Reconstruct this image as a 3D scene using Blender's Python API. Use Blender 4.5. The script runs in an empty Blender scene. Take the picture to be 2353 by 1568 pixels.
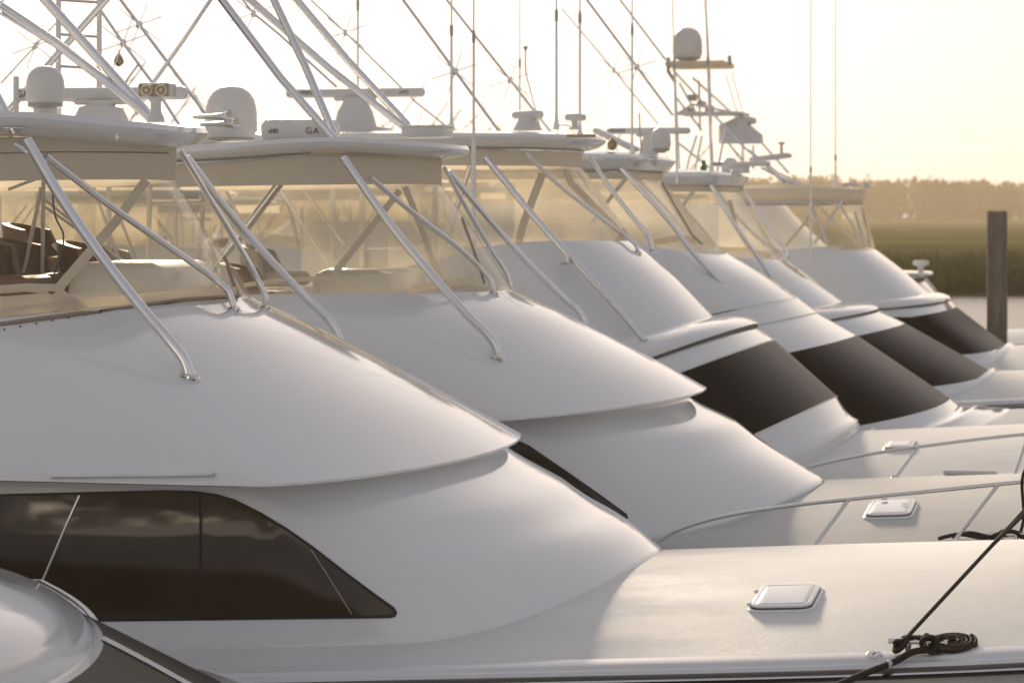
import bpy, math, random
from mathutils import Vector, Matrix, noise, geometry
from mathutils.bvhtree import BVHTree
random.seed(7)
D = bpy.data; SC = bpy.context.scene; COL = SC.collection

# ------------------------------------------------------------------ camera
# World axes: X runs along the boats (bows to +X), Y runs down the row of slips, Z up.
TH = math.radians(14); c_, s_ = math.cos(TH), math.sin(TH)
F, CX, HY, EZ = 6533.0, 1176.0, 490.0, 4.4
cam = D.cameras.new('camera'); co = D.objects.new('camera', cam); COL.objects.link(co); SC.camera = co
cam.sensor_width = 36; cam.lens = 100; cam.shift_y = -(784-HY)/2352
co.location = (0, 0, EZ); co.rotation_euler = (math.pi/2, 0, TH)
cam.clip_start = .5; cam.clip_end = 6000
cam.dof.use_dof = True; cam.dof.focus_distance = 18.0; cam.dof.aperture_fstop = 3.6

# ------------------------------------------------------------------ light
SUN_EL = math.radians(14.2)
_a = (430-CX)/F
_sd = Vector((_a*c_-s_, _a*s_+c_, 0)).normalized()
SUN_DIR = Vector((_sd.x*math.cos(SUN_EL), _sd.y*math.cos(SUN_EL), math.sin(SUN_EL)))
w = D.worlds.new('World'); SC.world = w; w.use_nodes = True
nt = w.node_tree; bg = nt.nodes['Background']
sky = nt.nodes.new('ShaderNodeTexSky'); sky.sky_type = 'NISHITA'; sky.sun_disc = False
sky.sun_elevation = SUN_EL; sky.sun_rotation = math.atan2(SUN_DIR.x, SUN_DIR.y)
sky.air_density = 1.3; sky.dust_density = 3.0; sky.ozone_density = 1.0; sky.altitude = 0
# thin high haze evens the clear-sky model out: softer contrast between the glow and the rest, slightly warmer
gm = nt.nodes.new('ShaderNodeGamma'); gm.inputs[1].default_value = .38
tn = nt.nodes.new('ShaderNodeVectorMath'); tn.operation = 'MULTIPLY'; tn.inputs[1].default_value = (1.83, 1.705, 1.72)
hs = nt.nodes.new('ShaderNodeHueSaturation'); hs.inputs['Saturation'].default_value = .6
nt.links.new(sky.outputs[0], hs.inputs['Color']); nt.links.new(hs.outputs[0], gm.inputs[0]); nt.links.new(gm.outputs[0], tn.inputs[0]); nt.links.new(tn.outputs[0], bg.inputs[0]); bg.inputs[1].default_value = 0.15
sun = D.lights.new('sun', 'SUN'); so = D.objects.new('sun', sun); COL.objects.link(so)
sun.energy = 4.5; sun.angle = math.radians(5); sun.color = (1.0, .82, .60)
so.rotation_euler = (-SUN_DIR).to_track_quat('-Z', 'Y').to_euler()
SC.view_settings.view_transform = 'Standard'; SC.view_settings.look = 'None'
SC.view_settings.exposure = 0.27; SC.view_settings.gamma = 1
SC.cycles.transparent_max_bounces = 32; SC.cycles.max_bounces = 8
SC.cycles.volume_bounces = 0; SC.cycles.sample_clamp_indirect = 6

# ------------------------------------------------------------------ materials
def new_mat(n):
    m = D.materials.new(n); m.use_nodes = True
    return m, m.node_tree, m.node_tree.nodes['Principled BSDF']
def mat(n, col, rough=.5, metal=0., coat=0., var=0., vscale=3., bump=0., bscale=60., rvar=0., stretch=(1,1,1), sss=0.):
    m, t, b = new_mat(n)
    b.inputs['Roughness'].default_value = rough; b.inputs['Metallic'].default_value = metal
    b.inputs['Coat Weight'].default_value = coat; b.inputs['Coat Roughness'].default_value = .06
    b.inputs['Base Color'].default_value = (*col, 1)
    tc = t.nodes.new('ShaderNodeTexCoord'); mp = t.nodes.new('ShaderNodeMapping'); mp.inputs['Scale'].default_value = stretch
    t.links.new(tc.outputs['Object'], mp.inputs[0])
    if var > 0 or rvar > 0:
        nz = t.nodes.new('ShaderNodeTexNoise'); nz.inputs['Scale'].default_value = vscale; nz.inputs['Detail'].default_value = 5
        nz.inputs['Roughness'].default_value = .6
        t.links.new(mp.outputs[0], nz.inputs[0])
        r = t.nodes.new('ShaderNodeMapRange'); r.inputs[1].default_value = .3; r.inputs[2].default_value = .7
        r.inputs[3].default_value = 1-var; r.inputs[4].default_value = 1+var*.3
        t.links.new(nz.outputs[0], r.inputs[0])
        mx = t.nodes.new('ShaderNodeVectorMath'); mx.operation = 'SCALE'; mx.inputs[0].default_value = col
        t.links.new(r.outputs[0], mx.inputs['Scale']); t.links.new(mx.outputs[0], b.inputs['Base Color'])
        if rvar > 0:
            r2 = t.nodes.new('ShaderNodeMapRange'); r2.inputs[1].default_value = .3; r2.inputs[2].default_value = .7
            r2.inputs[3].default_value = rough-rvar; r2.inputs[4].default_value = rough+rvar
            t.links.new(nz.outputs[0], r2.inputs[0]); t.links.new(r2.outputs[0], b.inputs['Roughness'])
    if bump > 0:
        n2 = t.nodes.new('ShaderNodeTexNoise'); n2.inputs['Scale'].default_value = bscale; n2.inputs['Detail'].default_value = 3
        t.links.new(mp.outputs[0], n2.inputs[0])
        bp = t.nodes.new('ShaderNodeBump'); bp.inputs['Strength'].default_value = bump; bp.inputs['Distance'].default_value = .01
        t.links.new(n2.outputs[0], bp.inputs['Height']); t.links.new(bp.outputs[0], b.inputs['Normal'])
    return m
M = {}
M['gelcoat'] = mat('gelcoat', (.77, .775, .785), .13, coat=.8, var=.02, vscale=.8, bump=.04, bscale=1.1)
M['gelcoat2'] = mat('gelcoat_cream', (.78, .76, .72), .24, coat=.6, var=.03, vscale=1.2, bump=.1, bscale=2)
M['deck'] = mat('nonskid_deck', (.76, .755, .74), .58, var=.10, vscale=1.4, bump=.35, bscale=140, rvar=.1, stretch=(.7, 1.6, 1))
M['deck2'] = mat('grey_nonskid_deck', (.58, .575, .565), .58, var=.16, vscale=1.1, bump=.3, bscale=120, rvar=.12, stretch=(.6, 1.6, 1))
M['trim'] = mat('smooth_trim', (.74, .745, .76), .3, coat=.4, var=.04, vscale=4)
M['tube'] = mat('anodised_tube', (.80, .80, .81), .24, metal=1.)
M['whitetube'] = mat('white_tube', (.84, .83, .80), .3, var=.04, vscale=9)
M['steel'] = mat('polished_steel', (.75, .74, .73), .14, metal=1.)
M['mask'] = mat('black_windshield_mask', (.028, .020, .013), .42, var=.15, vscale=2)
M['mask'].node_tree.nodes['Principled BSDF'].inputs['Specular IOR Level'].default_value = .14
M['piping'] = mat('brown_piping', (.34, .27, .21), .7, var=.2, vscale=30)
M['darkframe'] = mat('dark_window_rubber', (.03, .024, .02), .5, var=.2, vscale=20)
M['plastic'] = mat('white_plastic', (.74, .73, .70), .38, var=.04, vscale=12)
M['greyplastic'] = mat('grey_plastic', (.45, .43, .40), .45, var=.06, vscale=12)
M['canvas'] = mat('beige_canvas', (.80, .76, .68), .8, var=.06, vscale=10, bump=.15, bscale=300)
def backlit(m, k, col):
    t = m.node_tree; b = t.nodes['Principled BSDF']; tl = t.nodes.new('ShaderNodeBsdfTranslucent'); tl.inputs[0].default_value = (*col, 1)
    mx = t.nodes.new('ShaderNodeMixShader'); mx.inputs[0].default_value = k; t.links.new(b.outputs[0], mx.inputs[1]); t.links.new(tl.outputs[0], mx.inputs[2]); t.links.new(mx.outputs[0], t.nodes['Material Output'].inputs[0])
backlit(M['canvas'], .55, (.95, .86, .70))
M['headliner'] = mat('headliner_vinyl', (.66, .62, .56), .6, var=.04, vscale=5)
M['rope'] = mat('brown_rope', (.045, .030, .021), .85, var=.3, vscale=60, bump=.8, bscale=220)
M['hulldark'] = mat('dark_hull', (.055, .06, .058), .3, coat=.4, var=.1, vscale=3)  # dark grey-green tone for the hulls of the two far boats
M['hull'] = mat('hull_paint', (.62, .60, .56), .25, coat=.4, var=.08, vscale=1.5)
M['rubber'] = mat('rub_rail_rubber', (.10, .085, .07), .5, var=.2, vscale=8)
M['seat'] = mat('brown_leather', (.22, .13, .085), .5, var=.2, vscale=8)
M['seatw'] = mat('cream_seat_vinyl', (.55, .50, .44), .5, var=.1, vscale=8)
M['black'] = mat('black_plastic', (.02, .02, .022), .4, var=.2, vscale=20)
M['navy'] = mat('blue_print', (.03, .05, .16), .5, var=.1, vscale=20)
M['greyprint'] = mat('grey_print', (.17, .16, .15), .5, var=.1, vscale=20)
M['wood'] = mat('weathered_pile_wood', (.22, .185, .15), .85, var=.45, vscale=5, bump=.8, bscale=30, stretch=(4, 4, .4))
M['brass'] = mat('brass_plate', (.42, .33, .2), .35, metal=.8, var=.2, vscale=20)
M['blue'] = mat('blue_line', (.08, .11, .16), .5, var=.1)
M['lens'] = mat('spotlight_lens', (.75, .70, .55), .12, metal=.6, var=.3, vscale=40, bump=.4, bscale=90)
M['green'] = mat('green_lens', (.12, .25, .14), .3, var=.1)

def vinyl_mat(lo, hi, nm='clear_vinyl'):
    m = D.materials.new(nm); m.use_nodes = True; t = m.node_tree; t.nodes.clear()
    out = t.nodes.new('ShaderNodeOutputMaterial'); tr = t.nodes.new('ShaderNodeBsdfTransparent'); tr.inputs[0].default_value = (.95, .93, .88, 1)
    df = t.nodes.new('ShaderNodeBsdfDiffuse'); df.inputs[0].default_value = (.72, .65, .52, 1)
    tl = t.nodes.new('ShaderNodeBsdfTranslucent'); tl.inputs[0].default_value = (.96, .89, .74, 1)
    gl = t.nodes.new('ShaderNodeBsdfGlossy'); gl.inputs['Roughness'].default_value = .08
    m1 = t.nodes.new('ShaderNodeMixShader'); m1.inputs[0].default_value = .85
    t.links.new(df.outputs[0], m1.inputs[1]); t.links.new(tl.outputs[0], m1.inputs[2])
    tc = t.nodes.new('ShaderNodeTexCoord')
    n1 = t.nodes.new('ShaderNodeTexNoise'); n1.inputs['Scale'].default_value = 1.6; n1.inputs['Detail'].default_value = 4
    n2 = t.nodes.new('ShaderNodeTexNoise'); n2.inputs['Scale'].default_value = 140; n2.inputs['Detail'].default_value = 1
    t.links.new(tc.outputs['Object'], n1.inputs[0]); t.links.new(tc.outputs['Object'], n2.inputs[0])
    r1 = t.nodes.new('ShaderNodeMapRange'); r1.inputs[1].default_value = .3; r1.inputs[2].default_value = .75; r1.inputs[3].default_value = lo; r1.inputs[4].default_value = hi
    t.links.new(n1.outputs[0], r1.inputs[0])
    r2 = t.nodes.new('ShaderNodeMapRange'); r2.inputs[1].default_value = .62; r2.inputs[2].default_value = .72; r2.inputs[3].default_value = 0; r2.inputs[4].default_value = .22
    t.links.new(n2.outputs[0], r2.inputs[0])
    mm = t.nodes.new('ShaderNodeMath'); mm.operation = 'MULTIPLY'; t.links.new(r2.outputs[0], mm.inputs[0]); t.links.new(n1.outputs[0], mm.inputs[1])
    ad = t.nodes.new('ShaderNodeMath'); ad.operation = 'ADD'; t.links.new(r1.outputs[0], ad.inputs[0]); t.links.new(mm.outputs[0], ad.inputs[1])
    m2 = t.nodes.new('ShaderNodeMixShader'); t.links.new(ad.outputs[0], m2.inputs[0])
    t.links.new(tr.outputs[0], m2.inputs[1]); t.links.new(m1.outputs[0], m2.inputs[2])
    fr = t.nodes.new('ShaderNodeFresnel'); fr.inputs[0].default_value = 1.2
    bp = t.nodes.new('ShaderNodeBump'); bp.inputs['Strength'].default_value = .35; bp.inputs['Distance'].default_value = .05
    t.links.new(n1.outputs[0], bp.inputs['Height']); t.links.new(bp.outputs[0], gl.inputs['Normal'])
    m3 = t.nodes.new('ShaderNodeMixShader'); fm_ = t.nodes.new('ShaderNodeMath'); fm_.operation = 'MINIMUM'; fm_.inputs[1].default_value = .2; t.links.new(fr.outputs[0], fm_.inputs[0]); t.links.new(fm_.outputs[0], m3.inputs[0]); t.links.new(m2.outputs[0], m3.inputs[1]); t.links.new(gl.outputs[0], m3.inputs[2])
    t.links.new(m3.outputs[0], out.inputs[0]); return m
M['vinyl'] = vinyl_mat(.14, .30); M['vinyl_near'] = vinyl_mat(.04, .12, 'clearer_vinyl'); M['vinyl_old'] = vinyl_mat(.3, .5, 'yellowed_vinyl')
def cream_mat():
    m, t, b = new_mat('cream_vinyl'); b.inputs['Base Color'].default_value = (.78, .70, .56, 1); b.inputs['Roughness'].default_value = .3
    tl = t.nodes.new('ShaderNodeBsdfTranslucent'); tl.inputs[0].default_value = (.92, .84, .66, 1); mx = t.nodes.new('ShaderNodeMixShader'); mx.inputs[0].default_value = .65
    t.links.new(b.outputs[0], mx.inputs[1]); t.links.new(tl.outputs[0], mx.inputs[2]); t.links.new(mx.outputs[0], t.nodes['Material Output'].inputs[0]); return m
M['cream'] = cream_mat()
def glass_mat():
    m = D.materials.new('tinted_glass'); m.use_nodes = True; t = m.node_tree; t.nodes.clear()
    out = t.nodes.new('ShaderNodeOutputMaterial'); tr = t.nodes.new('ShaderNodeBsdfTransparent'); tr.inputs[0].default_value = (.30, .25, .19, 1)
    df = t.nodes.new('ShaderNodeBsdfDiffuse'); df.inputs[0].default_value = (.05, .038, .026, 1)
    gl = t.nodes.new('ShaderNodeBsdfGlossy'); gl.inputs['Roughness'].default_value = .02; gl.inputs[0].default_value = (.9, .85, .78, 1)
    m1 = t.nodes.new('ShaderNodeMixShader'); m1.inputs[0].default_value = .45
    t.links.new(tr.outputs[0], m1.inputs[1]); t.links.new(df.outputs[0], m1.inputs[2])
    fr = t.nodes.new('ShaderNodeFresnel'); fr.inputs[0].default_value = 1.6
    m3 = t.nodes.new('ShaderNodeMixShader'); t.links.new(fr.outputs[0], m3.inputs[0]); t.links.new(m1.outputs[0], m3.inputs[1]); t.links.new(gl.outputs[0], m3.inputs[2])
    t.links.new(m3.outputs[0], out.inputs[0]); return m
M['glass'] = glass_mat()

# ------------------------------------------------------------------ geometry helpers
def ray(px, py):
    a = (px-CX)/F
    return Vector((a*c_-s_, a*s_+c_, -(py-HY)/F))
EYE = Vector((0, 0, EZ))
def R(px, py, w_):                      # the point seen at px,py (2352-wide picture) on the plane Y = w_
    d = ray(px, py); return EYE + d*(w_/d.y)
def Rd(px, py, dist):                   # same, at a distance along the view axis
    return EYE + ray(px, py)*dist
class MB:
    def __init__(s): s.v = []; s.f = []
    def grid(s, rows, close=False):
        b = len(s.v); n = len(rows[0]); m = len(rows)
        for r in rows: s.v += [Vector(p) for p in r]
        for i in range(m-1):
            for j in range(n if close else n-1):
                k = (j+1) % n
                s.f.append((b+i*n+j, b+i*n+k, b+(i+1)*n+k, b+(i+1)*n+j))
        return s
    def poly(s, pts):
        b = len(s.v); s.v += [Vector(p) for p in pts]; s.f.append(tuple(range(b, b+len(pts)))); return s
    def tube(s, pts, r, seg=12, smooth=True, r1=None, cap=True):
        pts = [Vector(p) for p in pts]
        if smooth and len(pts) > 2: pts = crom(pts)
        n = len(pts); rows = []; up = None
        for i, p in enumerate(pts):
            t = (pts[min(i+1, n-1)]-pts[max(i-1, 0)]).normalized()
            if up is None:
                up = Vector((0, 0, 1)) if abs(t.z) < .9 else Vector((1, 0, 0))
            x = t.cross(up).normalized(); up = x.cross(t).normalized()
            rr = r if r1 is None else r+(r1-r)*i/max(1, n-1)
            rows.append([p+(x*math.cos(q)+up*math.sin(q))*rr for q in [2*math.pi*k/seg for k in range(seg)]])
        s.grid(rows, True)
        if cap: s.poly(rows[0]); s.poly(list(reversed(rows[-1])))
        return s
    def lathe(s, c, prof, seg=32, ax=(0, 0, 1)):
        q = Vector((0, 0, 1)).rotation_difference(Vector(ax)); c = Vector(c)
        rows = [[c+q@Vector((r*math.cos(2*math.pi*k/seg), r*math.sin(2*math.pi*k/seg), z)) for k in range(seg)] for r, z in prof]
        s.grid(rows, True); s.poly(rows[0]); s.poly(list(reversed(rows[-1]))); return s
    def box(s, c, d, bev=0., rz=0., rot=None):
        c = Vector(c); hx, hy, hz = d[0]/2, d[1]/2, d[2]/2; e = min(bev, hx*.9, hy*.9, hz*.9)
        Rm = rot if rot is not None else Matrix.Rotation(rz, 3, 'Z')
        def ring(ix, z):
            out = []
            rr = max(e, 1e-4)
            for qx, qy, a0 in ((1, 1, 0), (-1, 1, 90), (-1, -1, 180), (1, -1, 270)):
                for k in range(4):
                    a = math.radians(a0+30*k)
                    out.append(c+Rm@Vector((qx*(hx-rr)+(rr-ix)*math.cos(a), qy*(hy-rr)+(rr-ix)*math.sin(a), z)))
            return out
        L = [ring(e*.95, -hz), ring(e*.3, -hz+e*.3), ring(0, -hz+e), ring(0, hz-e), ring(e*.3, hz-e*.3), ring(e*.95, hz)]
        s.grid(L, True); s.poly(L[0]); s.poly(list(reversed(L[-1]))); return s
    def rounded(s, fr, lx, ly, r, prof, n=5):
        # rounded rectangle slab on a frame (o, x, y, z); prof = [(inset, height)]
        o, X, Y, Z = fr; rows = []
        for ins, h in prof:
            row = []
            for qx, qy, a0 in ((1, 1, 0), (-1, 1, 90), (-1, -1, 180), (1, -1, 270)):
                for k in range(n):
                    a = math.radians(a0+90*k/(n-1)); rr = max(r-ins, .002)
                    row.append(o+X*(qx*(lx/2-ins-rr)+rr*math.cos(a))+Y*(qy*(ly/2-ins-rr)+rr*math.sin(a))+Z*h)
            rows.append(row)
        s.grid(rows, True); s.poly(list(reversed(rows[-1]))); return s
    def bvh(s): return BVHTree.FromPolygons(s.v, s.f)
def crom(P, sub=6):
    out = []; n = len(P)
    for i in range(n-1):
        p0, p1, p2, p3 = P[max(i-1, 0)], P[i], P[i+1], P[min(i+2, n-1)]
        l = (p2-p1).length
        if i == 0: p0 = p1*2-p2
        if i == n-2: p3 = p2*2-p1
        # centripetal-ish: scale tangents by neighbours' lengths to avoid overshoot
        t1 = ((p1-p0).normalized()+(p2-p1).normalized())*.5*l; t2 = ((p2-p1).normalized()+(p3-p2).normalized())*.5*l
        for k in range(sub):
            t = k/sub; h1 = 2*t**3-3*t*t+1; h2 = t**3-2*t*t+t; h3 = -2*t**3+3*t*t; h4 = t**3-t*t
            out.append(p1*h1+t1*h2+p2*h3+t2*h4)
    out.append(P[-1]); return out
def link(name, mb, m, off=(0, 0, 0), parent=None, sharp=38, recalc=True):
    me = D.meshes.new(name); off = Vector(off)
    me.from_pydata([tuple(v-off) for v in mb.v], [], mb.f); me.update()
    if recalc:
        import bmesh
        bm = bmesh.new(); bm.from_mesh(me); bmesh.ops.remove_doubles(bm, verts=bm.verts, dist=.0002)
        bmesh.ops.recalc_face_normals(bm, faces=bm.faces); bm.to_mesh(me); bm.free()
    me.polygons.foreach_set('use_smooth', [True]*len(me.polygons))
    me.set_sharp_from_angle(angle=math.radians(sharp))
    me.materials.append(m)
    o = D.objects.new(name, me); COL.objects.link(o)
    if parent: o.parent = parent
    return o
def tag(o, label=None, cat=None, group=None, kind=None):
    if label: o['label'] = label
    if cat: o['category'] = cat
    if group: o['group'] = group
    if kind: o['kind'] = kind
    return o
def hit(px, py, bvhs):
    best = None; d = ray(px, py); 
    for b in bvhs:
        r = b.ray_cast(EYE, d)
        if r[0] is not None and (best is None or (r[0]-EYE).length < (best[0]-EYE).length): best = (r[0], r[1])
    if best is None: return None
    n = best[1].normalized()
    if n.dot(d) > 0: n = -n
    return best[0], n
def frame(p, n, xh=(1, 0, 0)):
    n = n.normalized(); x = Vector(xh); x = (x-n*x.dot(n)).normalized(); return (p, x, n.cross(x), n)
def text_mesh(txt, size, loc, m, parent, off, name='lettering', ext=.002, rot=(math.pi/2, 0, 0)):
    cu = D.curves.new(name, 'FONT'); cu.body = txt; cu.size = size; cu.extrude = ext
    cu.align_x = 'CENTER'; cu.align_y = 'CENTER'
    o = D.objects.new('tmp', cu); COL.objects.link(o)
    bpy.context.view_layer.update()
    me = D.meshes.new_from_object(o.evaluated_get(bpy.context.evaluated_depsgraph_get()))
    D.objects.remove(o); me.materials.clear(); me.materials.append(m)
    t = D.objects.new(name, me); COL.objects.link(t); t.parent = parent
    t.location = Vector(loc)-Vector(off); t.rotation_euler = rot; return t

# ------------------------------------------------------------------ setting
def CW(X, Y, z=0): return Vector((X*c_-Y*s_, X*s_+Y*c_, z))     # metres right / ahead of the camera -> world
def water_mat():
    m, t, b = new_mat('water'); b.inputs['Base Color'].default_value = (.045, .05, .042, 1); b.inputs['Roughness'].default_value = .24
    b.inputs['IOR'].default_value = 1.33
    tc = t.nodes.new('ShaderNodeTexCoord'); nz = t.nodes.new('ShaderNodeTexNoise'); nz.inputs['Scale'].default_value = 1.3; nz.inputs['Detail'].default_value = 4
    t.links.new(tc.outputs['Object'], nz.inputs[0]); bp = t.nodes.new('ShaderNodeBump'); bp.inputs['Strength'].default_value = .6; bp.inputs['Distance'].default_value = .12
    t.links.new(nz.outputs[0], bp.inputs['Height']); t.links.new(bp.outputs[0], b.inputs['Normal']); return m
mb = MB(); mb.poly([(-1500, -60, 0), (1500, -60, 0), (1500, 1590, 0), (-1500, 1590, 0)])
tag(link('water', mb, water_mat(), recalc=False), kind='structure')
def marsh_mat():
    m, t, b = new_mat('marsh'); b.inputs['Roughness'].default_value = 1; b.inputs['Specular IOR Level'].default_value = 0
    tc = t.nodes.new('ShaderNodeTexCoord'); mp = t.nodes.new('ShaderNodeMapping'); mp.inputs['Scale'].default_value = (.006, .02, 1)
    mp.inputs['Rotation'].default_value = (0, 0, -TH)
    nz = t.nodes.new('ShaderNodeTexNoise'); nz.inputs['Scale'].default_value = 1; nz.inputs['Detail'].default_value = 6
    t.links.new(tc.outputs['Object'], mp.inputs[0]); t.links.new(mp.outputs[0], nz.inputs[0])
    cr = t.nodes.new('ShaderNodeValToRGB'); e = cr.color_ramp.elements
    e[0].position = .36; e[0].color = (.075, .055, .028, 1); e[1].position = .62; e[1].color = (.085, .105, .025, 1)
    e.new(.5).color = (.06, .062, .022, 1)
    t.links.new(nz.outputs[0], cr.inputs[0]); t.links.new(cr.outputs[0], b.inputs['Base Color']); return m
M['marsh'] = marsh_mat()
# marsh island: a low bank rising from the water about 150 m off, reaching back under the wood
mb = MB(); rows = []
for Y, z in ((146, -.3), (150, .1), (156, .45), (175, .6), (300, .7), (500, .8), (700, .9), (900, 1.0), (1250, 1.4), (1560, 2)):
    rows.append([CW(X, Y+(6*noise.noise(Vector((X*.02, 0, 3))) if Y < 200 else 0), z) for X in range(-460, 760, 12)])
mb.grid(rows); tag(link('marsh', mb, M['marsh'], recalc=False), kind='structure')
def leafmat(n, c1, c2, sc=.05):
    m, t, b = new_mat(n); b.inputs['Roughness'].default_value = .9; b.inputs['Specular IOR Level'].default_value = .1
    tc = t.nodes.new('ShaderNodeTexCoord'); nz = t.nodes.new('ShaderNodeTexNoise'); nz.inputs['Scale'].default_value = sc; nz.inputs['Detail'].default_value = 4
    t.links.new(tc.outputs['Object'], nz.inputs[0]); cr = t.nodes.new('ShaderNodeValToRGB'); e = cr.color_ramp.elements
    e[0].position = .38; e[0].color = (*c1, 1); e[1].position = .62; e[1].color = (*c2, 1)
    t.links.new(nz.outputs[0], cr.inputs[0]); t.links.new(cr.outputs[0], b.inputs['Base Color']); 
    tl = t.nodes.new('ShaderNodeBsdfTranslucent'); t.links.new(cr.outputs[0], tl.inputs[0])
    mx = t.nodes.new('ShaderNodeMixShader'); mx.inputs[0].default_value = .35; t.links.new(b.outputs[0], mx.inputs[1]); t.links.new(tl.outputs[0], mx.inputs[2])
    t.links.new(mx.outputs[0], t.nodes['Material Output'].inputs[0]); return m
# marsh grass: blades, dense along the bank and thinning behind it
mb = MB(); rg = random.Random(3)
for i in range(16000):
    q = rg.random()
    Y = 150+ (q**2.2)*75 + rg.random()*3; X = -Y*.02 + rg.random()*Y*.24 if rg.random() < .8 else (rg.random()-.5)*Y*.5
    if Y < 175: Y += 6*noise.noise(Vector((X*.02, 0, 3)))
    h = (.5+.7*rg.random())*(1+.5*noise.noise(Vector((X*.05, Y*.05, 0)))); wd = .05+.05*rg.random()+Y*.0003
    z0 = .1 if Y < 156 else .5; p = CW(X, Y, z0); a = rg.random()*6.28; dx = Vector((math.cos(a), math.sin(a), 0))*wd
    ln = Vector((rg.random()-.5, rg.random()-.5, 0))*h*.5
    b = len(mb.v); mb.v += [p-dx, p+dx, p+ln*.4+dx*.6+Vector((0, 0, h*.6)), p+ln+Vector((0, 0, h))]; mb.f.append((b, b+1, b+2, b+3))
tag(link('marsh_grass', mb, leafmat('marsh_grass', (.028, .028, .012), (.055, .062, .018), .08), recalc=False), 'dark green marsh grass standing along the far bank of the water', 'marsh grass', kind='stuff')
# far wood
mb = MB(); rg = random.Random(5)
for i in range(1240):
    X = -330+(i%880)*1.07+rg.uniform(-2, 2); dep = rg.random() if i < 880 else -.1-.1*rg.random()
    Y = 1130+dep*120; H = 17.2+3.2*noise.noise(Vector((X*.022, 1, 0)))+2.2*noise.noise(Vector((X*.07, 5, 0)))+rg.uniform(-1.0, .5)
    if rg.random() < .04: H += 1.5
    if i >= 880: H *= .45
    base = CW(X, Y, 1.2); rad = rg.uniform(3, 5.2)
    mb.tube([base, base+Vector((0, 0, H*.6))], .3, 5, False, .15)
    for k in range(170):
        th = rg.random()*6.28; ph = math.acos(rg.uniform(-1, 1)); rr = rg.random()**.4
        lob = 1+.3*noise.noise(Vector((th*1.5, ph*2, i*3.1)))
        q = Vector((math.cos(th)*math.sin(ph)*rad*lob, math.sin(th)*math.sin(ph)*rad*lob, math.cos(ph)*H*.5*lob))*rr + base+Vector((0, 0, H*.5))
        s1 = rg.uniform(.6, 1.4); u = Vector((rg.gauss(0, 1), rg.gauss(0, 1), rg.gauss(0, 1))).normalized(); v = u.orthogonal().normalized()
        b = len(mb.v); mb.v += [q+u*s1, q+v*s1, q-u*s1, q-v*s1*.7]; mb.f.append((b, b+1, b+2, b+3))
tag(link('woodland', mb, leafmat('woodland', (.03, .03, .014), (.07, .068, .026), .035), recalc=False), 'distant hazy wood along the horizon behind the marsh', 'woodland', kind='stuff')

# ------------------------------------------------------------------ boats
def L(un, zn, uc, zs, w, n=2.3, sl=0.): return [un, zn, uc, zs, w, n, sl]
def inset(l, d, dz=0): return [l[0]-d, l[1]+dz, l[2]-d*.3, l[3]+dz, l[4]-d]+list(l[5:])
def base(l, st=((.03, .008, .008), (.045, -.012, .012), (.05, -.05, .014))):
    # last levels of a deckhouse: a small cove running out onto the deck
    return [[l[0]+d, l[1], l[2]+d*.4, l[3], l[4]+w_, l[5], l[6], 1., h] for d, h, w_ in st]
def onto(l, q, h): return list(l[:7])+[q, h]      # blend the level's heights q of the way to h above the deck
def plan(l, ua, nst=6, na=20):
    un, zn, uc, zs, w, n, sl = l[:7]; pts = []
    for i in range(nst):
        u = ua+(uc-ua)*i/nst; pts.append((u, -w, zs+max(-.6, sl*(u-uc))))
    for i in range(na+1):
        ph = math.pi/2*i/na; su = math.sin(ph)**(2/n); cv = max(0, math.cos(ph))**(2/n)
        if i == na: su, cv = 1, 0
        # mirror-symmetric blend so the start of the arc keeps the slope of the side
        z = zs+(zn-zs)*su + sl*(un-uc)*su*(1-su)*.5
        pts.append((uc+(un-uc)*su, -w*cv, z))
    return pts + [(p[0], -p[1], p[2]) for p in reversed(pts[:-1])]
def lerp_levels(Ls, sub, smooth):
    if not smooth:
        out = []
        for i in range(len(Ls)-1):
            for k in range(sub): out.append([a+(b-a)*k/sub for a, b in zip(Ls[i], Ls[i+1])])
        return out+[Ls[-1]]
    out = []; n = len(Ls)
    for i in range(n-1):
        P = [Ls[max(i-1, 0)], Ls[i], Ls[i+1], Ls[min(i+2, n-1)]]
        if i == 0: P[0] = [2*a-b for a, b in zip(P[1], P[2])]
        if i == n-2: P[3] = [2*b-a for a, b in zip(P[1], P[2])]
        for k in range(sub):
            t = k/sub
            out.append([.5*(2*b+(c-a)*t+(2*a-5*b+4*c-d)*t*t+(-a+3*b-3*c+d)*t**3) for a, b, c, d in zip(*P)])
    return out+[Ls[-1]]

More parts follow.
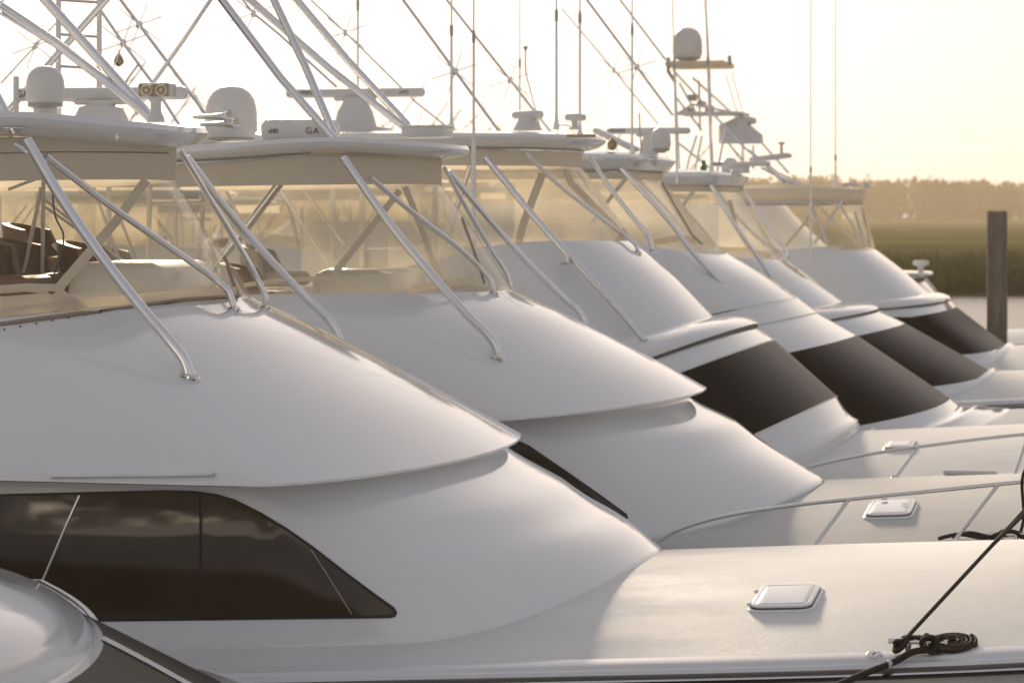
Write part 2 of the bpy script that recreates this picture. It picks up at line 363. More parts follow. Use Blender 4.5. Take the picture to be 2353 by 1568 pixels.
def pxy(p):                              # world point -> picture position
    x, y = p[0], p[1]; t = -x*s_+y*c_
    return CX+F*(x*c_+y*s_)/t, HY-F*(p[2]-EZ)/t, t
def fit_nose(l, c, px, py, ua):          # slide the nose so the outline of the curved front, not its middle, falls where it should
    l = list(l)
    for it in range(8):
        best = max(((*pxy((q[0], q[1]+c, q[2])), q) for q in plan(l, ua, na=40)), key=lambda r: r[0])
        l[0] -= (best[0]-px)*best[2]/F; l[1] += (best[1]-py)*best[2]/F*.9
        l[0] = max(l[0], l[2]+.15)
    return l
class Boat:
    def __init__(s, c, label, uref=-4.0, ua=-11.5, dz=0., hull='hull', beam=2.5, kind='sport_fishing_boat', cat='sport fishing boat', deck='deck', group='sport fishing boats moored side by side'):
        s.c = c; s.off = Vector((uref, c, 0)); s.ua = ua; s.dz = dz; s.beam = beam; s.hullm = hull; s.deckm = deck
        s.root = D.objects.new(kind, None); COL.objects.link(s.root); s.root.location = s.off; s.root.empty_display_size = .5
        tag(s.root, label, cat, group); s.B = {}
    def add(s, name, mb, m, parent=None, bv=None, **k):
        if bv: s.B[bv] = mb.bvh()
        return link(name, mb, M[m] if isinstance(m, str) else m, s.off, parent or s.root, **k)
    def sub(s, name, mb, m, parent, **k): return link(name, mb, M[m], s.off, parent, **k)
    def R(s, px, py, v=0.): return R(px, py, s.c+v)
    def lv(s, nose, side, aft=None, n=2.3, vn=0., d=0.):
        a = s.R(nose[0], nose[1], vn); sl = 0.
        if len(side) == 4:              # (corner x, height, half-width, slope aft)
            return fit_nose(L(a.x, a.z, side[0], side[1], side[2], n, side[3]), s.c, nose[0], nose[1], s.ua)
        b = s.R(*side)
        if aft:
            q = s.R(aft[0], aft[1], side[2]); sl = (b.z-q.z)/max(.2, b.x-q.x)
        return fit_nose(L(a.x, a.z, min(b.x, a.x-d), b.z, -side[2], n, sl), s.c, nose[0], nose[1], s.ua)
    def P(s, pts): return [(p[0], p[1]+s.c, p[2]) for p in pts]
    def loft(s, Ls, sub=5, smooth=True, ua=None, mb=None, na=20):
        mb = mb or MB()
        Ls = [list(l)+[0., 0.] if len(l) == 7 else l for l in Ls]
        rows = []
        for l in lerp_levels(Ls, sub, smooth):
            row = plan(l, s.ua if ua is None else ua, na=na); q, h = l[7], l[8]
            if q > 0: row = [(p[0], p[1], p[2]*(1-q)+q*(s.dk(p[0], p[1])+h)) for p in row]
            rows.append(s.P(row))
        mb.grid(rows)
        return mb
    def dk(s, u, v):
        b = max(.05, s.bh(u)-.15); q = min(1, abs(v)/b)
        return s.zs(u)+s.crown*(s.bh(u)/s.beam)*(1-q*q)
    # ---- hull and deck
    def bh(s, u, f=1.):
        ub = 5.4
        if u < -3: return s.beam
        return s.beam*max(.012, 1-((u+3)/(ub+3))**2.2)
    def zs(s, u): return 1.9+s.dz+.06*(max(u, -7)+4.4)+.006*max(0, u+2)**2
    def hull(s, crown=.28, cover=.15):
        s.crown = crown
        us = [-12.5+i*.35 for i in range(int(17.9/.35)+1)]+[5.39]
        dm = MB(); rows = []
        for k in range(17):
            q = -1+2*k/16; row = []
            for u in us:
                b = s.bh(u)-cover if s.bh(u) > cover+.02 else .02
                z = s.zs(u)+crown*(s.bh(u)/s.beam)*(1-abs(q)**2.0)
                row.append((u, s.c+q*b, z))
            rows.append(row)
        dm.grid(rows); s.add('foredeck', dm, s.deckm, bv='deck', recalc=False)
        for sg in (-1, 1):
            cm = MB(); rows = []
            for dv, dzz in ((-cover-.012, -.02), (-cover-.004, .006), (-cover+.02, .012), (-.055, -.012), (-.045, -.03), (-.012, -.038), (0, -.06)):
                rows.append([(u, s.c+sg*max(.0, s.bh(u)+dv), s.zs(u)+dzz) for u in us])
            cm.grid(rows); s.add('covering_board', cm, 'trim', bv='cov%d' % sg)
            rr = MB(); rows = []
            for dv, dzz in ((0, -.06), (.03, -.065), (.04, -.09), (.03, -.115), (0, -.12)):
                rows.append([(u, s.c+sg*(s.bh(u)+dv), s.zs(u)+dzz) for u in us])
            rr.grid(rows); s.add('rub_rail', rr, 'rubber')
            st = MB(); st.tube([(u, s.c+sg*(s.bh(u)+.04), s.zs(u)-.09) for u in us], .011, 6, False); s.add('rail_strip', st, 'steel')
        hm = MB(); rows = []
        for sg in (-1, 1):
            rows = []
            for f, zf in ((1, 1), (.985, .8), (.95, .5), (.9, .22), (.86, .02)):
                row = []
                for u in us:
                    b = s.bh(u)*(f if u < 0 else f-.25*(1-zf)*(u/5.4)); z = -.2+(s.zs(u)-.12+.2)*zf
                    row.append((u-(1-zf)*max(0, u)*.25, s.c+sg*b, z))
                rows.append(row)
            rows.append([(u-max(0, u)*.3, s.c, -.7) for u in us]); hm.grid(rows)
        # transom
        z0 = s.zs(-12.5); hm.poly([(-12.5, s.c-s.beam, z0-.12), (-12.5, s.c+s.beam, z0-.12), (-12.5, s.c+s.beam*.86, -.2), (-12.5, s.c-s.beam*.86, -.2)])
        s.add('hull', hm, s.hullm)
    def house(s, Ls, name='deckhouse', m='gelcoat', bv='house', **k):
        mb = s.loft(Ls, **k); return s.add(name, mb, m, bv=bv)
    def fly(s, Ls, lip=True, m='gelcoat', floor=.85, **k):
        mb = s.loft(Ls, **k)
        T = Ls[0]; s.B['fly'] = mb.bvh()
        rim = [T, inset(T, .03, .02), inset(T, .07, .01), inset(T, .09, -.04), inset(T, .16, -floor)]
        s.loft(rim, 1, False, mb=mb)
        if lip:
            Bt = Ls[-1]; s.loft([Bt, inset(Bt, .0, -.015), inset(Bt, .02, -.022), inset(Bt, .5, .03)], 1, False, mb=mb)
        pf = s.P(plan(inset(T, .16, -floor), s.ua)); mb.poly(pf)
        # aft bulkhead under the overhang
        return s.add('flybridge', mb, m)
    def hardtop(s, nose, w, uc, ua, th=.11, n=2.6, m='gelcoat', tilt=0., frm=.16, crown=.09, front=.2, arch=0.):
        a = s.R(nose[0], nose[1]); z = a.z; un = fit_nose(L(a.x, z, uc, z, w, n), s.c, nose[0], nose[1], ua)[0]
        def lp(ins, dz, fi=None):
            l = L(un-(ins if fi is None else fi), z+dz, uc-ins*.5, z+dz+tilt, w-ins, n)
            pts = plan(l, ua+ins, nst=6)
            # round the aft corners
            out = []
            for p in pts: out.append((p[0], p[1]+s.c, p[2]+arch*math.exp(-((p[0]-un+.75)/.7)**2)*min(1, abs(p[1])/w*1.4)))
            return out
        prof = [(w*.97, crown, 1.6), (w*.7, crown*.95, 1.1), (w*.4, crown*.75, .6), (.22, crown*.5, .25), (.08, crown*.28, .09), (.02, .015, .02), (0, -.02, 0), (.01, -.05, .012), (.05, -th*.75, .07), (.10, -th, front*.8), (.13, -th, front+.03),
                (.14, -th+.03, front+.05), (w*.6, -th+.05, 1.), (w*.97, -th+.06, 1.6)]
        mb = MB(); mb.grid([lp(i, d, f) for i, d, f in prof], True)
        o = s.add('hardtop', mb, m, bv='top', sharp=50)
        # tubular frame under the rim
        fm = MB(); fm.tube(lp(frm, -th-.02, front+.06), .02, 8, False, cap=True); s.add('hardtop_frame', fm, 'tube')
        s.top = (un, z, w, uc, ua, th, n, tilt)
        return o
    def valance(s, h, frm=.17, front=.27):
        un, z, w, uc, ua, th, n, tilt = s.top
        Ls = [L(un-front, z-th+.07, uc-.1, z-th+.07+tilt, w-frm, n), L(un-front+.01*h, z-th-h, uc-.1, z-th-h+tilt, w-frm-.01, n)]
        mb = s.loft(Ls, 3, False, ua=ua+frm); s.add('valance', mb, 'canvas', bv='val')
        ov = MB(); s.loft([Ls[1], inset(Ls[1], .006, -.012), inset(Ls[1], .02, 0)], 1, False, ua=ua+frm, mb=ov); 
        return Ls[1]
    def curtain(s, top, bot, ua=-9.2, m='vinyl'):
        mb = s.loft([top, bot], 18, False, ua=ua if ua is not None else s.top[4]+.2, na=60)
        zt_, zb_ = max(top[1], top[3]), min(bot[1], bot[3])
        for p in mb.v:                  # soft vinyl: shallow creases that die out at the sewn edges
            q = max(0, min(1, (zt_-p.z)/(zt_-zb_))); k_ = min(1, 6*q*(1-q))
            f_ = noise.noise(Vector((p.x*2.6+p.z*3.1, p.y*2.2-p.z*1.1, p.z*.9+s.c)))*.022+noise.noise(Vector((p.x*7+p.z*9, p.y*6, s.c)))*.007
            p.y += f_*k_; p.x += f_*k_*.7
        s.add('clear_curtain', mb, m, bv='cur', sharp=80)
    # ---- fittings
    def hit(s, px, py, keys): return hit(px, py, [s.B[k] for k in keys if k in s.B])
    def strip(s, pts, wpx, keys, m='canvas', name='curtain_band', off=.008, th=.006):
        dn = [Vector((p[0], p[1])) for p in pts]; P = []
        for a, b in zip(dn, dn[1:]):
            k = max(2, int((b-a).length/25)); P += [a+(b-a)*i/k for i in range(k)]
        P.append(dn[-1]); rows = []
        for i, p in enumerate(P):
            t = (P[min(i+1, len(P)-1)]-P[max(i-1, 0)]).normalized(); nr = Vector((-t.y, t.x))
            A = []; 
            for q in (-.5, -.25, 0, .25, .5):
                r = s.hit(*(p+nr*wpx*q), keys)
                if r: A.append(r)
            if len(A) < 5: continue
            rows.append([A[0][0]+A[0][1]*(off-th)]+[x[0]+x[1]*(off+(.002 if j in (1, 2, 3) else 0)) for j, x in enumerate(A)]+[A[-1][0]+A[-1][1]*(off-th)])
        if len(rows) < 2: return
        mb = MB(); mb.grid(rows, True); return s.add(name, mb, m)
    def patch(s, poly, keys, m, name, off=.006, step=40, parent=None, th=.02):
        P = [Vector(p) for p in poly]; n = len(P); vs = []; 
        D2 = []
        for i in range(n):
            a, b = P[i], P[(i+1) % n]; k = max(1, int((b-a).length/step)); D2 += [a+(b-a)*j/k for j in range(k)]
        nb = len(D2); x0 = min(p.x for p in D2); x1 = max(p.x for p in D2); y0 = min(p.y for p in D2); y1 = max(p.y for p in D2)
        def inside(q):
            r = False
            for i in range(nb):
                a, b = D2[i], D2[(i+1) % nb]
                if (a.y > q.y) != (b.y > q.y) and q.x < (b.x-a.x)*(q.y-a.y)/(b.y-a.y)+a.x: r = not r
            return r
        pts = list(D2); y = y0+step/2
        while y < y1:
            x = x0+step/2
            while x < x1:
                q = Vector((x, y))
                if inside(q) and min((q-d).length for d in D2) > step*.45: pts.append(q)
                x += step
            y += step
        ed = [(i, (i+1) % nb) for i in range(nb)]
        vo, eo, fo, *_ = geometry.delaunay_2d_cdt(pts, ed, [], 1, 1e-4)
        mb = MB(); back = []
        last = next((h for h in (s.hit(v.x, v.y, keys) for v in vo) if h), None)
        if last is None: return
        for v in vo:
            r = s.hit(v.x, v.y, keys)
            if r is None: r = last
            last = r
            mb.v.append(r[0]+r[1]*off); back.append(r[0]+r[1]*(off-th))
        mb.f = [tuple(f) for f in fo]
        k = len(mb.v); mb.v += back
        mb.f += [(i, (i+1) % nb, k+(i+1) % nb, k+i) for i in range(nb)]
        return s.add(name, mb, m, parent, sharp=60)
    def leg(s, pts, vt, r=.027, keys=('fly', 'house'), m='tube', name='support_tube', foot=True, nb=3, vb=None, fr=.07, lift=.0):
        # pts: pixel path from the top to the foot; the foot lies on the surface found there
        h = s.hit(pts[-1][0], pts[-1][1], keys)
        if h is None: h = (s.R(pts[-1][0], pts[-1][1], vb if vb is not None else vt), Vector((0, 0, 1)))
        wf = h[0].y-s.c if vb is None else vb
        if vb is not None: h = (s.R(pts[-1][0], pts[-1][1], vb), Vector((0, 0, 1)))
        n = len(pts); d = [0]
        for a, b in zip(pts, pts[1:]): d.append(d[-1]+math.hypot(a[0]-b[0], a[1]-b[1]))
        kb = max(1, n-nb); out = []
        for i, p in enumerate(pts[:-1]):
            q = min(1, d[i]/d[kb]) if n > 2 else d[i]/d[-1]
            out.append(s.R(p[0], p[1], vt+(wf-vt)*q))
        out.append(h[0]-h[1]*.005)
        mb = MB(); mb.tube(out, r, 14); o = s.add(name, mb, m)
        if foot:
            fm = MB(); fm.lathe(h[0], [(fr, -.01), (fr, .004), (fr*.92, .009), (fr*.6, .012), (r*1.25, .016), (r*1.12, .03), (r*.9, .032)], 24, h[1])
            s.sub('foot_flange', fm, 'steel', o)
            f4 = frame(h[0], h[1])
            for k in range(4):
                bm_ = MB(); a = math.radians(45+90*k); bm_.lathe(h[0]+(f4[1]*math.cos(a)+f4[2]*math.sin(a))*fr*.72+h[1]*.008, [(.007, 0), (.007, .004), (.003, .006)], 8, h[1])
                s.sub('bolt', bm_, 'darkframe', o)
        return o
    def bars(s, segs, r, m='tube', name='tower_tube', smooth=False, seg=10, r1=None):
        # segs: list of pixel polylines (px, py, v); each becomes its own part
        for sg in segs:
            mb = MB(); mb.tube([s.R(*p) for p in sg], r, seg, smooth, r1); s.add(name, mb, m)
    def antenna(s, px, py, v, h=5.2, lean=(0, 0), r=.012, ferr=None, base=True):
        p = s.R(px, py, v); q = p+Vector((lean[0], lean[1], h)); mb = MB()
        def at(t): return p+(q-p)*t
        fz = .42 if ferr is None else ferr
        mb.tube([p, at(fz*.9)], r*1.25, 8, False, r*1.1); mb.tube([at(fz), q], r*.8, 8, False, r*.35)
        o = s.add('antenna', mb, 'whitetube')
        fm = MB(); fm.lathe(at(fz*.9), [(r*1.5, 0), (r*1.6, .1), (r*.9, h*fz*.1)], 8); s.sub('ferrule', fm, 'greyplastic', o)
        if base:
            bm_ = MB(); bm_.lathe(p, [(r*2.6, 0), (r*2.6, .05), (r*1.6, .09), (r*1.4, .18)], 10); s.sub('base_mount', bm_, 'steel', o)
    def lathe(s, px, py, v, prof, m, name, parent=None, seg=32, ax=(0, 0, 1)):
        mb = MB(); mb.lathe(s.R(px, py, v), prof, seg, ax)
        return s.add(name, mb, m, parent)
    def dome(s, px, py, v, r, h, m='plastic', stand=None, name='satellite_dome', rim='greyplastic', rz=.15):
        # px,py = bottom centre of the dome
        o = s.lathe(px, py, v, [(r*.86, 0), (r*.94, h*.05), (r, h*rz), (r, h*.45), (r*.97, h*.6), (r*.88, h*.75), (r*.72, h*.87), (r*.48, h*.955), (r*.2, h*.995), (.003, h)], m, name)
        p = s.R(px, py, v); mb = MB(); mb.lathe(p-Vector((0, 0, .03)), [(r*.7, 0), (r*.9, .01), (r*.9, .035)], 32); s.sub('rim', mb, rim, o)
        if stand:
            mb = MB(); mb.lathe(p-Vector((0, 0, .03+stand)), [(r*.55, 0), (r*.42, stand*.3), (r*.62, stand*.9), (r*.62, stand)], 24); s.sub('stand', mb, 'plastic', o)
        return o
    def array(s, px, py, v, ln, txt, cy=None, ped=(.2, .33), m='plastic', tm='greyprint', ang=0., hd=True, bar=.105, base_py=None):
        p = s.R(px, py, v); bt = p.z-s.R(px, base_py or py+75, v).z
        Rm = Matrix.Rotation(ang, 3, 'Z')
        mb = MB(); mb.box(p, (ln, .11, bar), .04, rot=Rm); mb.box(p-Vector((0, 0, bar*.62)), (ln*.3, .09, .05), .02, rot=Rm)
        o = s.add('radar_array', mb, m)
        b = p-Vector((0, 0, bt)); mb = MB()
        mb.lathe(b, [(ped[0]*1.05, 0), (ped[0]*1.05, .03), (ped[0]*.98, bt*.3), (ped[0]*.8, bt*.6), (ped[0]*.55, bt-bar*.9), (ped[0]*.5, bt-bar*.5)], 20)
        s.sub('pedestal', mb, m, o)
        if txt:
            off = Rm@Vector((-ln*.385, -.058, 0)); t = text_mesh(txt, bar*.72, p+off, M[tm], o, s.off, rot=(math.pi/2, 0, ang)); 
            if hd:
                off = Rm@Vector((ln*.36, -.058, 0)); text_mesh('xHD', bar*.55, p+off, M[tm], o, s.off, rot=(math.pi/2, 0, ang))
        return o
    def seat(s, px, py, v, m='seat'):
        p = s.R(px, py, v); mb = MB(); mb.box(p, (.46, .5, .13), .055)
        o = s.add('helm_seat', mb, m); bm_ = MB(); rows = []
        for k in range(9):
            a = math.radians(100+160*k/8); rows.append([p+Vector((math.cos(a)*.3-.0, math.sin(a)*.3, .0)), p+Vector((math.cos(a)*.31-.03, math.sin(a)*.31, .14)), p+Vector((math.cos(a)*.29-.07, math.sin(a)*.26, .25+.05*math.sin((a-1.74)*1.12))),
                          p+Vector((math.cos(a)*.24-.07, math.sin(a)*.2, .25+.05*math.sin((a-1.74)*1.12))), p+Vector((math.cos(a)*.24-.03, math.sin(a)*.24, .14)), p+Vector((math.cos(a)*.24, math.sin(a)*.24, .0))])
        bm_.grid(rows, True); bm_.poly(rows[0]); bm_.poly(rows[-1]); s.sub('backrest', bm_, m, o)
        pm = MB(); pm.lathe(p-Vector((0, 0, .6)), [(.2, 0), (.2, .02), (.05, .04), (.04, .52)], 16); s.sub('pedestal', pm, 'steel', o)
    def hatch(s, corners, keys=('deck',), m='gelcoat', r=.07, h=.034):
        P = [s.hit(*c, keys) for c in corners]; o = sum((p[0] for p in P), Vector())/4; n = sum((p[1] for p in P), Vector()).normalized()
        X = ((P[1][0]-P[0][0])+(P[2][0]-P[3][0]))*.5; Y = ((P[0][0]-P[3][0])+(P[1][0]-P[2][0]))*.5
        fr = frame(o, n); lx = X.length; ly = abs(Y.dot(fr[2])); 
        mb = MB(); mb.rounded(fr, lx*1.1, ly*1.12, r*1.2, [(-.0, -.02), (0, .006), (.008, .012), (.03, .013)]); oo = s.add('deck_hatch', mb, 'trim')
        g = MB(); g.rounded(fr, lx*1.01, ly*1.01, r, [(0, .008), (0, .018), (.03, .018)]); s.sub('gasket', g, 'rubber', oo)
        l = MB(); l.rounded(fr, lx, ly, r, [(.006, .018), (0, .024), (0, h-.008), (.004, h-.002), (.012, h), (.028, h), (.03, h-.003), (.034, h), (.06, h+.002)]); s.sub('lid', l, m, oo)
        return oo, fr, lx, ly

def rot_frame(fr, h): return (fr[0]+fr[3]*h, fr[1], fr[2], fr[3])
M['darkglass'] = mat('dark_window_glass', (.062, .046, .030), .05, var=.25, vscale=1.5)

# ================================================================== boat 1 : nearest full boat
b1 = Boat(17.5, 'large white boat with a long dark tinted side window and a twin-lamp spotlight')
b1.hull()
H = [b1.lv((1168, 1030), (560, 1118, -1.92), n=2.3), b1.lv((1300, 1108), (640, 1200, -1.95), n=2.3), b1.lv((1400, 1166), (760, 1290, -1.98), n=2.3), onto(b1.lv((1508, 1230), (880, 1400, -2.02), n=2.3), .5, .12),
     ]
H[3] = onto(b1.lv((1508, 1230), (880, 1400, -2.02), n=2.3), 1., .04)
H[2] = onto(H[2], .25, .24)
H = H[:4]
b1.house([inset(H[0], .02, .12)]+H+base(H[-1]))
T1 = b1.lv((590, 689), (-7.5, 3.73, 1.62, .03), n=2.1)
Fl = [T1, b1.lv((730, 750), (-6.95, 3.50, 1.86, .02), n=2.1), b1.lv((880, 825), (-6.4, 3.28, 2.03, .01), n=2.1), b1.lv((1040, 910), (-5.85, 3.06, 2.15, 0.), n=2.05), b1.lv((1197, 999), (-5.3, 2.87, 2.24, 0.), n=2.0)]
b1.fly(Fl)
b1.hardtop((478, 297), 1.72, -8.3, -10.6, th=.13, n=2.2, front=.28, frm=.2, crown=.05, arch=.08, tilt=-.05)
v1 = b1.valance(.20, frm=.22, front=.2)
b1.curtain(inset(v1, .015, .02), inset(T1, .02, .0), m='vinyl_near')
K1 = ['cur']
b1.strip([(415, 372), (470, 500), (515, 590), (545, 676)], 5, K1, name='curtain_zipper', m='piping')
b1.strip([(0, 352), (150, 349), (300, 350), (385, 352)], 3, ['val'], 'piping', 'valance_seam', off=.006)
b1.strip([(352, 392), (265, 510), (130, 668)], 22, K1)
b1.strip([(0, 664), (60, 660), (130, 662)], 16, K1)
b1.strip([(130, 668), (170, 700), (215, 722)], 20, K1)
b1.strip([(0, 672), (60, 668), (105, 672), (170, 722)], 5, K1, 'canvas')
b1.strip([(0, 722), (150, 702), (300, 690), (420, 678), (540, 672)], 22, K1, 'canvas', 'curtain_skirt', off=.014)
b1.strip([(0, 700), (90, 692), (180, 700)], 34, K1, 'canvas', 'curtain_skirt')
b1.strip([(0, 747), (200, 721), (420, 689), (548, 681)], 5, ['cur', 'fly'], 'piping', 'skirt_welt', off=.018, th=.03)
for i in range(17):
    q = i/16; px = 10+q*590; py = 757-q*73-14*math.sin(q*3.1)*.9
    h = b1.hit(px, py, ['fly'])
    if h: snaps = MB(); snaps.lathe(h[0], [(.007, 0), (.007, .003), (.003, .005)], 8, h[1]); b1.add('snap', snaps, 'darkframe')
# legs of the hardtop
b1.leg([(62, 322), (150, 470), (260, 625), (340, 725), (392, 785), (425, 830), (437, 868)], -1.45, .034, fr=.062, nb=3)
b1.leg([(105, 358), (250, 470), (400, 575), (492, 640), (526, 672), (540, 714)], -1.35, .022, fr=.05)
b1.leg([(418, 352), (480, 455), (545, 560), (590, 640), (609, 680), (611, 710)], 1.2, .022, fr=.05)
b1.leg([(428, 360), (520, 480), (620, 595), (700, 680), (760, 740), (784, 782)], 1.3, .028, vb=1.9, foot=False)
b1.bars([[(36, 332, -1.4), (66, 350, -1.43), (105, 372, -1.35)]], .016, smooth=True, name='frame_gusset')
# tower legs above
b1.bars([[(36, 308, -1.3), (24, 285, -1.3), (-90, 70, -1.2)], [(350, 276, 1.15), (334, 256, 1.15), (95, -10, 1.0), (40, -70, .95)], [(346, 272, 1.12), (324, 252, 1.12), (235, 180, 1.1), (130, 100, 1.05), (0, 12, 1.0), (-60, -30, 1.)]], .034)
b1.bars([[(345, 274, 1.1), (322, 254, 1.1), (130, 108, 1.05), (0, 30, 1.0)]], .012)
b1.lathe(28, 296, -1.3, [(.10, 0), (.10, .006), (.06, .014), (.05, .03)], 'steel', 'foot_flange')
b1.bars([[(8, 0, .2), (-1, 12, .2)]], .01)
# gear on the hardtop
b1.dome(104, 238, -.3, .125, .245, stand=.15)
b1.bars([[(36, 296, -.5), (37, 255, -.5)]], .014, 'steel', name='stub_antenna'); b1.bars([[(37, 256, -.5), (37, 176, -.5)]], .018, 'plastic', name='stub_antenna')
# spotlight
p = b1.R(358, 208, .1); mb = MB(); mb.box(p, (.225, .1, .098), .02, rz=.1); sp = b1.add('spotlight', mb, 'plastic')
Rz = Matrix.Rotation(.1, 3, 'Z')
for dx in (-.05, .05):
    mb = MB(); mb.lathe(p+Rz@Vector((dx, -.052, 0)), [(.041, 0), (.041, .006), (.03, .002), (.012, -.004), (.012, .006), (.001, .008)], 20, Rz@Vector((0, -1, 0))); b1.sub('lamp_lens', mb, 'lens', sp)
mb = MB(); mb.box(p+Rz@Vector((0, -.0505, 0)), (.2, .006, .078), .003, rz=.1); b1.sub('bezel', mb, 'brass', sp)
mb = MB()
for k in range(7): mb.box(p+Rz@Vector((.118, -.04+.013*k, 0)), (.018, .004, .08), .001, rz=.1)
b1.sub('cooling_fins', mb, 'plastic', sp)
mb = MB(); mb.lathe(p-Vector((0, 0, .21)), [(.06, 0), (.055, .03), (.036, .07), (.034, .13), (.045, .145), (.05, .165)], 20); b1.sub('stand', mb, 'plastic', sp)
for (px, py) in ((530, 268), (546, 285)):
    q = b1.R(px, py, .1+(py-268)*.01); mb = MB()
    d0 = Vector((1, -.12, 0))
    mb.lathe(q-d0*.27, [(.012, 0), (.014, .03), (.016, .1), (.02, .17), (.028, .22), (.045, .255), (.052, .262), (.048, .262), (.02, .225), (.005, .2)], 20, d0)
    mb.lathe(q-d0*.03+Vector((0, 0, .02)), [(.01, 0), (.012, .02), (.006, .035)], 10); b1.add('air_horn', mb, 'steel')
# hardtop underside light and side plate
b1.lathe(268, 322, -1.3, [(.01, 0), (.012, .02), (.004, .04)], 'steel', 'courtesy_light')
# name plate / nav light
mb = MB(); mb.box(b1.R(4, 313, -1.72), (.12, .02, .03), .006); b1.add('navigation_light', mb, 'brass')
# helm, seats
for px, py, v in ((20, 655, -.5), (100, 650, .0), (120, 610, 1.0), (250, 655, .4)): b1.seat(px, py, v)
mb = MB(); mb.box(b1.R(330, 668, .3), (.7, 1.1, .4), .12); b1.add('helm_console', mb, 'gelcoat2')
b1.bars([[(95, 430, .2), (60, 600, .15), (42, 660, .1)], [(100, 404, .2), (97, 640, .2)], [(122, 560, .5), (200, 650, .5)]], .014, 'whitetube', name='seat_frame')
b1.bars([[(118, 405, -.3), (128, 500, -.3), (146, 540, -.3), (118, 650, -.3)]], .006, 'blue', name='rod_line', smooth=True)
b1.bars([[(20, 435, -.3), (112, 400, -.3)], [(95, 470, .3), (300, 610, .6)], [(98, 455, .3), (330, 640, .6)]], .01, 'whitetube', name='rod_rack')
# side window
win = [(-60, 1136), (0, 1134), (200, 1129), (380, 1125), (450, 1127), (500, 1134), (540, 1146), (600, 1176), (660, 1212), (720, 1254), (800, 1316), (860, 1361), (905, 1393), (913, 1405), (908, 1416), (895, 1419), (700, 1421), (462, 1424), (200, 1427), (-60, 1431)]
b1.patch(win, ['house'], 'darkframe', 'window_frame', off=.004, step=45)
wf = b1.patch([(-60, 1141), (0, 1139), (200, 1134), (380, 1130), (459, 1133), (459, 1419), (200, 1422), (-60, 1426)], ['house'], 'darkglass', 'window', off=.009, step=45, th=.006)
b1.patch([(466, 1134), (500, 1140), (540, 1152), (597, 1181), (656, 1217), (716, 1259), (796, 1321), (855, 1366), (899, 1397), (906, 1406), (900, 1412), (700, 1416), (466, 1419)], ['house'], 'darkglass', 'window', off=.009, step=45, th=.006)
b1.strip([(184, 1137), (150, 1215), (110, 1310), (72, 1395), (60, 1424)], 5, ['house'], 'steel', 'window_reflection', off=.014, th=.01)  # bright slanted reflection in the glass, imitated by a steel strip
b1.strip([(716, 1262), (760, 1330), (810, 1410)], 1.6, ['house'], 'greyplastic', 'window_reflection', off=.014, th=.01)  # fainter reflected line, likewise laid on as a thin strip
b1.strip([(-40, 1097), (200, 1095), (400, 1093), (494, 1091)], 7, ['fly'], 'trim', 'rub_moulding', off=.03, th=.035)
ho, hf, hx, hy = b1.hatch([(1745, 1352), (1888, 1352), (1862, 1404), (1730, 1404)])
for q in (-.28, .28): mb = MB(); mb.box(hf[0]+hf[1]*(-hx*.53)+hf[2]*(hy*q)+hf[3]*.02, (.03, .05, .02), .005); b1.sub('hinge', mb, 'steel', ho)
# deck filler cap, cleat, hull rail
h = b1.hit(2008, 1503, ['deck', 'cov-1']); mb = MB(); mb.lathe(h[0], [(.045, -.004), (.045, .004), (.04, .008), (.034, .009), (.032, .005), (.028, .005), (.026, .009), (.001, .009)], 28, h[1]); mb.box(h[0]+h[1]*.012, (.035, .006, .006), .001, rz=.9); b1.add('filler_cap', mb, 'steel')
def cleat(b, px, py, keys, ln=.3, ang=0.):
    h = b.hit(px, py, keys); p = h[0]; mb = MB(); Rm = Matrix.Rotation(ang, 3, 'Z')
    mb.tube([p+Rm@Vector((-ln/2, 0, .062)), p+Rm@Vector((-ln*.3, 0, .066)), p+Rm@Vector((0, 0, .062)), p+Rm@Vector((ln*.3, 0, .066)), p+Rm@Vector((ln/2, 0, .062))], .0145, 12)
    for q in (-.05, .05): mb.tube([p+Rm@Vector((q, 0, -.01)), p+Rm@Vector((q, 0, .06))], .016, 10)
    b.add('cleat', mb, 'steel'); return p, Rm
cp1, cr1 = cleat(b1, 2108, 1500, ['deck', 'cov-1'], .31, .05)

# ================================================================== boat 2
b2 = Boat(23.5, 'white boat with a dome, a drum radar and a low white box on its hardtop', dz=-.09, deck='deck2')
b2.hull(crown=.27)
H = [b2.lv((1594, 918), (1150, 975, -1.92), n=2.3), b2.lv((1690, 966), (1200, 1035, -1.95), n=2.3), b2.lv((1762, 1011), (1280, 1095, -1.98), n=2.3), onto(b2.lv((1880, 1088), (1345, 1180, -2.03), n=2.3), 1., .05)]
H[2] = onto(H[2], .25, .24)
b2.house([inset(H[0], .02, .12)]+H+base(H[-1]))
T2 = b2.lv((1186, 668), (-7.4, 3.73, 1.62, .03), n=2.1)
b2.fly([T2, b2.lv((1290, 714), (-6.9, 3.50, 1.86, .02), n=2.1), b2.lv((1400, 771), (-6.4, 3.26, 2.03, .01), n=2.1), b2.lv((1512, 829), (-5.9, 3.02, 2.15, 0.), n=2.05), b2.lv((1623, 890), (-5.45, 2.81, 2.24, 0.), n=2.0)])
b2.hardtop((1079, 338), 1.72, -8.2, -10.6, th=.10, n=2.2, front=.24, frm=.2, crown=.03, arch=.05, tilt=-.03)
v2 = b2.valance(.22, frm=.22, front=.24)
b2.curtain(inset(v2, .015, .02), inset(T2, .02))
b2.strip([(948, 398), (870, 500), (765, 632)], 15, K1)
b2.strip([(770, 632), (800, 662), (840, 684)], 14, K1)
b2.strip([(560, 655), (660, 642), (768, 640)], 10, K1)
b2.strip([(908, 380), (950, 480), (990, 590), (1022, 664)], 13, K1)
